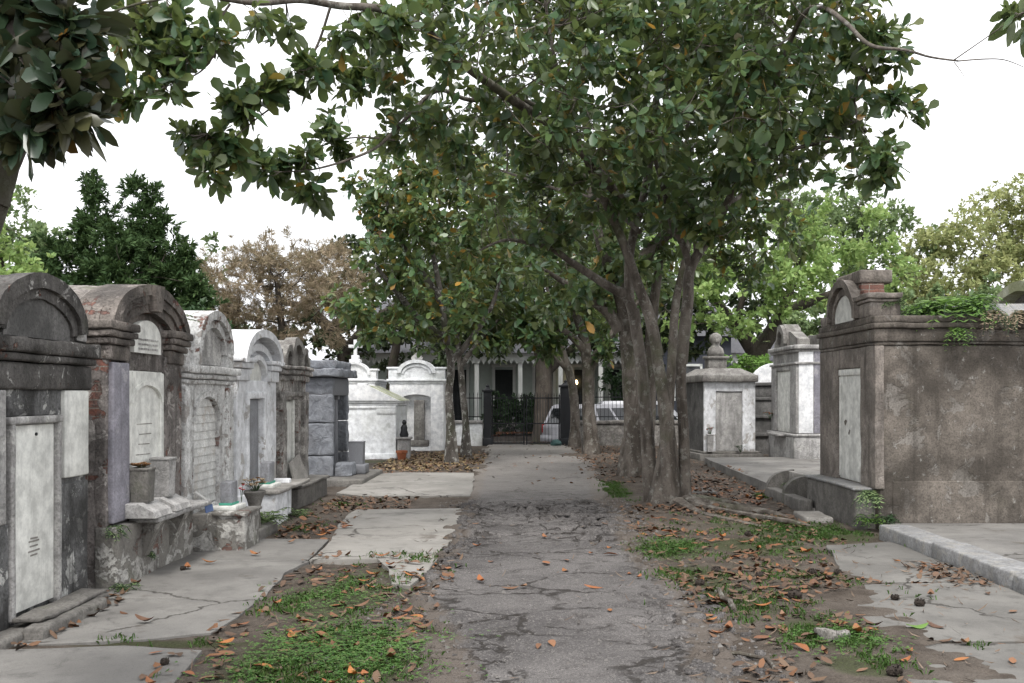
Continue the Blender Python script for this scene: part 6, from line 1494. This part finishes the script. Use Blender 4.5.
ZONES = [
    (84, lambda: scatter(84, -2.1, -.65, 5.6, 10.2, lambda x, y: .35 + .65 * blob(x, y, -1.3, 7.6, .7, 2.2)), 'fallen curled leaf lying on the grass patch left of the path', 'fallen leaves on the left grass patch'),
    (9, lambda: scatter(9, -3.3, -2.1, 5.8, 11.5), 'fallen leaf lying on the bare concrete walk before the left tombs', 'fallen leaves on the left concrete walk'),
    (22, lambda: scatter(22, -.7, 1.2, 5.8, 14.5), 'fallen orange-brown leaf lying on the cracked asphalt path', 'fallen leaves on the asphalt path'),
    (34, lambda: scatter(34, -3.0, -1.9, 11.6, 13.6, lambda x, y: blob(x, y, -2.6, 12.4, .45, .8)), 'fallen orange leaf drifted against the foot of the urn and pedestal', 'orange leaves drifted by the pedestal'),
    (96, lambda: scatter(96, 1.25, 3.0, 5.6, 13.4, lambda x, y: .3 + .7 * (fbm(np.array([[x * 1.5, y * 1.1, 2]]), 5, 2)[0] > 0)), 'fallen leaf lying on the earth and grass strip right of the path', 'fallen leaves on the right earth strip'),
    (6, lambda: [(3.75, 8.3), (3.62, 7.6), (3.25, 8.2), (3.85, 9.6), (3.6, 9.9), (2.95, 6.2)], 'fallen leaf lying on the concrete slabs beside the marble coping', 'fallen leaves on the right slabs'),
    (40, lambda: scatter(40, 2.5, 4.05, 14.9, 20.5, lambda x, y: blob(x, y, 3.3, 17.5, .75, 2.6)), 'brown fallen leaf in the deep drift between the magnolia and the terrace', 'leaves drifted beside the terrace'),
]
allp = []
for n, fn, lab, grp in ZONES:
    for (x, y) in fn():
        o = bpy.data.objects.new('fallen_leaf', FM[r.integers(len(FM))]); COL.objects.link(o)
        z = float(surf(x, y)[0]); s = r.uniform(.7, 1.3) * (.85 if y < 14 else 1)
        o.location = (x, y, z + .002); o.rotation_euler = (r.uniform(-.14, .14), r.uniform(-.14, .14), r.uniform(0, 6.28)); o.scale = (s, s, s)
        tag(o, lab, 'leaf', grp)
o = bpy.data.objects.new('green_leaf', fallen_mesh(50, .17, .085)); COL.objects.link(o); o.data.materials[0] = M['fern_leaf']; o.location = (2.72, 7.1, float(surf(2.72, 7.1)[0]) + .003); o.rotation_euler = (0, 0, .2); tag(o, 'single fresh green leaf lying on the concrete slab', 'leaf')

# ---- litter too small or dense to count: one object
def litter(name, pts, L, W, m, label, cat, lift=.006):
    n = len(pts); P = np.array(pts); z = surf(P[:, 0], P[:, 1]) + r.uniform(.001, .02, n)
    c = np.c_[P, z]; a = r.uniform(0, 6.28, n); d = np.c_[np.cos(a), np.sin(a), r.normal(0, .25, n)]; s = np.c_[-np.sin(a), np.cos(a), r.normal(0, .35, n)]
    l = (L * r.uniform(.5, 1.25, n))[:, None]; w = (W * r.uniform(.6, 1.2, n))[:, None]
    cu = np.array([0, 0, 1.0]) * l * r.uniform(-.02, .22, (n, 1))
    c2 = np.array([0, 0, 1.0]) * l * r.uniform(-.02, .22, (n, 1)); q1 = np.array([0, 0, 1.0]) * w * r.uniform(-.1, .5, (n, 1))
    V = np.stack([c - d * l / 2 + cu, c + s * w * .45 - d * l * .2 + q1, c + s * w * .42 + d * l * .22 + q1, c + d * l / 2 + c2, c - s * w * .42 + d * l * .22 + q1 * .6, c - s * w * .45 - d * l * .2 + q1 * .6], 1).reshape(-1, 3)
    o = fast_mesh(name, V, np.arange(n * 6).reshape(n, 6), np.full(n, 6), m, smooth=True)
    return tag(o, label, cat, kind='stuff')
def onearth(x, y): return not any(inside(pl, x, y)[0] for pl, zz in SLABS)
lp = scatter(620, 2.3, 4.1, 14.6, 21.5, lambda x, y: blob(x, y, 3.25, 17.6, .8, 3.2)) + [q for q in scatter(1500, 1.25, 3.6, 5.4, 14.5, lambda x, y: .15 + .85 * (fbm(np.array([[x * 1.3, y * .9, 2]]), 5, 2)[0] > .05)) if onearth(*q)] + scatter(260, -3.0, -1.7, 14.5, 16.4, lambda x, y: .6) + scatter(160, -3.05, -2.2, 11.6, 16.2) + \
    scatter(1500, -3.4, -1.0, 21.6, 30, lambda x, y: .25 + .75 * blob(x, y, -2.2, 25, 1.2, 3.2)) + scatter(1500, 1.1, 4.2, 19, 33, lambda x, y: .5 * (x > 1.4) + .2) + scatter(250, -2.2, -.6, 5.5, 10.5) + scatter(60, -.9, 1.4, 18, 33) + scatter(70, -3.45, -3.15, 6.4, 8.4) + scatter(90, 3.3, 4.05, 8.6, 9.8, lambda x, y: blob(x, y, 3.85, 9.2, .25, .5)) + scatter(600, -3.3, 3, 33.6, 34.6)
litter('leaf_litter', lp, .10, .046, M['fallen_brown'], 'scattered brown leaf litter over the earth under the trees', 'leaf litter')
yl = scatter(1300, -3.5, -1.0, 22, 30, lambda x, y: blob(x, y, -2.3, 25, 1.2, 3.4))
M['straw'] = fallen_mat('straw_leaf_litter', [(.24, .17, .08), (.33, .25, .11), (.20, .13, .07), (.28, .24, .09)])
litter('pale_leaf_litter', yl, .12, .05, M['straw'], 'pale yellow leaf litter around the pair of left magnolias', 'leaf litter')
rl = scatter(900, -1.6, 2.4, 42.4, 44.6)
litter('red_leaf_litter', rl, .16, .07, M['fallen'], 'reddish leaf litter under the porch shrub across the street', 'leaf litter')
tw_ = scatter(420, 1.3, 3.5, 5.5, 13.5, lambda x, y: .6) + scatter(160, -2.1, -.7, 5.6, 10.4) + scatter(160, 3.2, 4.05, 8.3, 10.2, lambda x, y: blob(x, y, 3.8, 9.2, .3, .7)) + scatter(220, -1.2, 1.5, 5.5, 16, lambda x, y: 1 - .8 * (abs(x) < .7))
M['twig'] = fallen_mat('dry_twigs', [(.06, .045, .035), (.13, .10, .075), (.20, .16, .12), (.09, .06, .04)])
litter('twig_litter', tw_, .10, .010, M['twig'], 'dry twigs and shreds strewn on the earth strips', 'twig litter')
pb = [q for q in scatter(2600, -1.3, 1.6, 5.4, 16, lambda x, y: .12 + .88 * (path_sd(np.array([x]), np.array([y]))[0] < .25)) if onearth(*q)]
M['grit'] = fallen_mat('loose_grit', [(.05, .046, .043), (.10, .092, .087), (.17, .16, .15), (.075, .07, .064)])
def grit(pts):
    n = len(pts); P = np.array(pts); z = surf(P[:, 0], P[:, 1]); c = np.c_[P, z]; s = (r.uniform(.004, .022, n) * np.where(r.random(n) < .06, 1.6, 1))[:, None, None]
    u = np.array([[1, 0, 0], [-.5, .87, 0], [-.5, -.87, 0], [0, 0, .8]]) + 0.0
    V = c[:, None, :] + (u[None] + r.normal(0, .25, (n, 4, 3))) * s; f = np.array([[0, 1, 3], [1, 2, 3], [2, 0, 3]])
    lo = (np.arange(n) * 4)[:, None, None] + f[None]
    return tag(fast_mesh('loose_grit', V.reshape(-1, 3), lo.reshape(-1, 3), np.full(n * 3, 3), M['grit']), 'loose asphalt grit along the broken path edges', 'grit', kind='stuff')
grit(pb)

def rubble(pts):
    n = len(pts); P = np.array(pts); z = surf(P[:, 0], P[:, 1]); V = []; Lp = []; k = 6
    for i in range(n):
        rad = r.uniform(.018, .075) * (1.3 if r.random() < .15 else 1); h = r.uniform(.008, .024); a0 = r.uniform(0, 6.28); tx, ty = r.normal(0, .16, 2); b = len(V)
        ang = a0 + np.arange(k) * 6.283 / k + r.uniform(-.35, .35, k); rr = rad * r.uniform(.65, 1.1, k)
        for zz in (-.012, h):
            for q in range(k):
                x = rr[q] * math.cos(ang[q]) * (1 if zz < 0 else .9); y = rr[q] * math.sin(ang[q]) * .75 * (1 if zz < 0 else .9)
                V.append((P[i, 0] + x, P[i, 1] + y, z[i] + zz + x * tx + y * ty))
        Lp.append([b + k + q for q in range(k)])
        for q in range(k): Lp.append([b + q, b + (q + 1) % k, b + k + (q + 1) % k, b + k + q])
    return tag(fast_mesh('asphalt_rubble', V, [v for f in Lp for v in f], [len(f) for f in Lp], M['asphalt']), 'broken lumps of old asphalt along the heaved path', 'rubble', kind='stuff')
rubble([q for q in scatter(300, -1.15, -.45, 8.6, 15.5, lambda x, y: blob(x, y, -.85, 12.2, .22, 2.9)) + scatter(230, .0, 1.6, 11.4, 15.2, lambda x, y: blob(x, y, .95, 13.4, .5, 1.4)) + scatter(70, -.6, 1.0, 13.3, 14.9, lambda x, y: blob(x, y, .2, 14.2, .7, .45)) + scatter(90, .95, 1.5, 5.6, 8.6, lambda x, y: .5) if onearth(*q)])
# ---- grass: tufts of short blades and little clover leaves
def grass(name, n, wf, box, label, blade=(.016, .06)):
    x = r.uniform(box[0], box[1], n * 8); y = r.uniform(box[2], box[3], n * 8)
    p = np.c_[x, y, 0 * x]; w = wf(x, y) * sm(.0, .45, fbm(p * 3.2, 55, 3) + .25 * wf(x, y)); k = r.random(len(x)) < w
    x = x[k][:n]; y = y[k][:n]; n = len(x); z = surf(x, y) - .004
    per = 3; x = np.repeat(x, per) + r.normal(0, .012, n * per); y = np.repeat(y, per) + r.normal(0, .012, n * per); z = np.repeat(z, per); N = n * per
    c = np.c_[x, y, z]; a = r.uniform(0, 6.28, N); ln = r.uniform(blade[0], blade[1], N)[:, None]; lean = r.uniform(.1, .9, N)[:, None]
    h = np.c_[np.cos(a), np.sin(a), 0 * a]; s = np.c_[-np.sin(a), np.cos(a), 0 * a] * (r.uniform(.002, .0045, N))[:, None]; up = np.array([0, 0, 1.0])
    m = c + (up * .6 + h * lean * .35) * ln; t = c + (up * (1 - .45 * lean) + h * lean) * ln
    V = np.stack([c - s, c + s, m + s * .8, t, m - s * .8], 1).reshape(-1, 3)
    o = fast_mesh(name, V, np.arange(N * 5).reshape(N, 5), np.full(N, 5), M['grass'])
    return tag(o, label, 'grass', kind='stuff')
grass('grass', 17000, grass_w, (-4.2, 4.2, 5.2, 19.5), 'short green grass growing in patches on the earth strips')
def clover(n, wf, box):
    x = r.uniform(box[0], box[1], n * 6); y = r.uniform(box[2], box[3], n * 6); w = wf(x, y); k = r.random(len(x)) < w; x = x[k][:n]; y = y[k][:n]; n = len(x)
    z = surf(x, y) + r.uniform(.008, .045, n); c = np.c_[x, y, z]; a = r.uniform(0, 6.28, n); V = []
    for j in range(3):
        b = a + j * 2.09; d = np.c_[np.cos(b), np.sin(b), r.uniform(-.1, .35, n)]; s = np.c_[-np.sin(b), np.cos(b), 0 * b]; l = r.uniform(.010, .02, n)[:, None]
        V.append(np.stack([c, c + d * l * .7 + s * l * .5, c + d * l * 1.2, c + d * l * .7 - s * l * .5], 1))
    V = np.stack(V, 1).reshape(-1, 3); N = n * 3
    return tag(fast_mesh('clover', V, np.arange(N * 4).reshape(N, 4), np.full(N, 4), M['grass']), 'low clover mat in the grass patch left of the path', 'clover', kind='stuff')
clover(15000, lambda x, y: sm(-.5, .1, fbm(np.c_[x * 2.2, y * 2.2, 0 * x], 66, 4)) * (.95 * blob(x, y, -1.15, 6.25, .55, .95) + .35 * blob(x, y, 2.05, 6.7, .35, .6) + .4 * blob(x, y, 1.5, 10.8, .3, .7) +   .3 * blob(x, y, -1.5, 8.4, .45, .9)), (-2.2, 2.6, 5.2, 12))

# ---- magnolia cones, stone
def cone(loc, rz, s, label):
    b = MB(); n = 12; vs = []
    b.tube([(-.06, 0, .03), (-.045, 0, .032), (0, 0, .036), (.04, 0, .034), (.06, 0, .03)], [.012, .030, .037, .028, .008], 14)
    for i in range(60):
        q = r.uniform(-.05, .05); a = r.uniform(0, 6.28); rr = .036 * math.sqrt(max(.05, 1 - (q / .066) ** 2)); p = Vector((q, math.cos(a) * rr, .035 + math.sin(a) * rr)); u = Vector((.3, math.cos(a), math.sin(a))).normalized() * .012; w = Vector((1, 0, 0)) * .008
        b.add([p - w, p + w, p + u + w * .3, p + u - w], [(0, 1, 2, 3)])
    o = b.build('seed_cone', M['cone'], jit=.003, freq=20); x, y = loc; o.location = (x, y, float(surf(x, y)[0]) + .001); o.rotation_euler = (0, 0, rz); s *= .56; o.scale = (s, s, s)
    return tag(o, label, 'seed cone', 'dark seed cones on the right side')
for (px, py, s, lab) in ((895, 672, 1.5, 'dark seed cone nearest the bottom edge, on the earth by the slab'), (920, 604, 1.3, 'dark seed cone lying on the joint of the concrete slabs'), (795, 597, 1.7, 'dark seed cone in the middle of the right earth strip'), (812, 575, 1.3, 'dark seed cone at the edge of the far slab'),
                      (700, 582, 1.3, 'dark seed cone near the path edge among brown leaves'), (716, 573, 1.4, 'dark seed cone close to a second one among brown leaves'), (838, 574, 1.1, 'small dark seed cone lying on the far concrete slab'), (760, 578, 1.3, 'dark seed cone half way between path and slab'), (895, 598, 1.0, 'small dark seed cone under the twigs on the slab'), (748, 535, 1.2, 'dark seed cone below the roots of the big magnolia')):
    Y = F * (H - .05) / (py - HY); cone(((px - CX) / F * Y, Y), random.uniform(-.6, .6), s, lab)
for k, (px, py, lab) in enumerate(((165, 662, 'small dark seed cone on the joint between the left slabs'), (183, 568, 'small dark cone at the foot of the brick tomb'))):
    Y = F * (H - .05) / (py - HY); o = cone(((px - CX) / F * Y, Y), 1.0, .9, lab); o['group'] = 'dark seed cones on the left side'
b = MB(); b.box(-.10, .10, -.07, .07, 0, .075, .03, .025); o = b.build('loose_stone', M['stone'], jit=.02, freq=9); o.location = (2.02, 6.75, float(surf(2.02, 6.75)[0]) - .01); o.rotation_euler = (0, .1, .3); tag(o, 'dark loose stone lying in the grass right of the path', 'stone')
b = MB(); b.tube([(-.35, .1, .02), (-.15, .03, .05), (.02, 0, .04), (.2, -.08, .06), (.42, -.2, .02)], [.018, .02, .019, .016, .012], 8, flute=.2); o = b.build('dead_stick', M['bark'], jit=.01); o.location = (1.55, 8.0, float(surf(1.55, 8.0)[0])); o.rotation_euler = (0, 0, 1.9); tag(o, 'bare grey stick lying at the right edge of the path', 'stick')
b = MB(); b.tube([(-.25, .1, .02), (-.1, .0, .03), (.1, .02, .03), (.25, .1, .01)], [.012, .013, .012, .008], 7, flute=.2); o = b.build('dead_stick', M['bark'], jit=.01); o.location = (1.42, 6.35, float(surf(1.42, 6.35)[0])); o.rotation_euler = (0, 0, 2.2); tag(o, 'short crooked stick near the bottom edge right of the path', 'stick')

# ================================================================== SKY, SUN, CAMERA
w = bpy.data.worlds.new('World'); scene.world = w; w.use_nodes = True
nt = w.node_tree; nt.nodes.clear()
SUN_EL, SUN_AZ = R(60), R(180)                       # azimuth from +Y towards +X
sky = nt.nodes.new('ShaderNodeTexSky'); sky.sky_type = 'NISHITA'; sky.sun_disc = False; sky.sun_elevation = SUN_EL; sky.sun_rotation = SUN_AZ
sky.air_density = 1.0; sky.dust_density = 4.0; sky.ozone_density = 1.0
hs = nt.nodes.new('ShaderNodeHueSaturation'); hs.inputs['Saturation'].default_value = .25; nt.links.new(sky.outputs[0], hs.inputs['Color'])
tc = nt.nodes.new('ShaderNodeTexCoord'); nz = nt.nodes.new('ShaderNodeTexNoise'); nz.inputs['Scale'].default_value = 2.2; nz.inputs['Detail'].default_value = 6
nt.links.new(tc.outputs['Generated'], nz.inputs['Vector'])
rp = nt.nodes.new('ShaderNodeValToRGB'); rp.color_ramp.elements[0].position = .3; rp.color_ramp.elements[1].position = .75; rp.color_ramp.elements[0].color = (7.6, 7.75, 8.1, 1); rp.color_ramp.elements[1].color = (10.5, 10.5, 10.6, 1)
nt.links.new(nz.outputs[0], rp.inputs[0])
mx = nt.nodes.new('ShaderNodeMix'); mx.data_type = 'RGBA'; mx.inputs[0].default_value = .85
nt.links.new(hs.outputs[0], mx.inputs[6]); nt.links.new(rp.outputs[0], mx.inputs[7])
bg = nt.nodes.new('ShaderNodeBackground'); bg.inputs['Strength'].default_value = .10; nt.links.new(mx.outputs[2], bg.inputs[0])
ow = nt.nodes.new('ShaderNodeOutputWorld'); nt.links.new(bg.outputs[0], ow.inputs[0])
sl = bpy.data.lights.new('sun', 'SUN'); sl.energy = 1.5; sl.angle = R(14); sl.color = (1, .965, .92)
so = bpy.data.objects.new('sun', sl); COL.objects.link(so)
d = Vector((math.sin(SUN_AZ) * math.cos(SUN_EL), math.cos(SUN_AZ) * math.cos(SUN_EL), math.sin(SUN_EL)))
so.rotation_euler = (-d).to_track_quat('-Z', 'Y').to_euler(); so.location = d * 60
cd = bpy.data.cameras.new('camera'); cam = bpy.data.objects.new('camera', cd); COL.objects.link(cam)
cam.location = (0, 0, H); cam.rotation_euler = (R(90), 0, 0); cd.sensor_width = 36; cd.lens = 36 * F / 1024; cd.clip_end = 2000; cd.clip_start = .05
cd.shift_x = (512 - CX) / 1024; cd.shift_y = (HY - 341.5) / 1024
scene.camera = cam
vs_ = scene.view_settings; vs_.view_transform = 'Standard'; vs_.look = 'None'; vs_.gamma = 1.0; vs_.use_curve_mapping = False; vs_.exposure = 1.05
scene.render.engine = 'CYCLES'
cy = scene.cycles; cy.max_bounces = 6; cy.diffuse_bounces = 3; cy.glossy_bounces = 2; cy.transmission_bounces = 3; cy.transparent_max_bounces = 4; cy.sample_clamp_indirect = 6; cy.use_denoising = True
cy.use_adaptive_sampling = True; cy.adaptive_threshold = .02; cy.caustics_reflective = False; cy.caustics_refractive = False
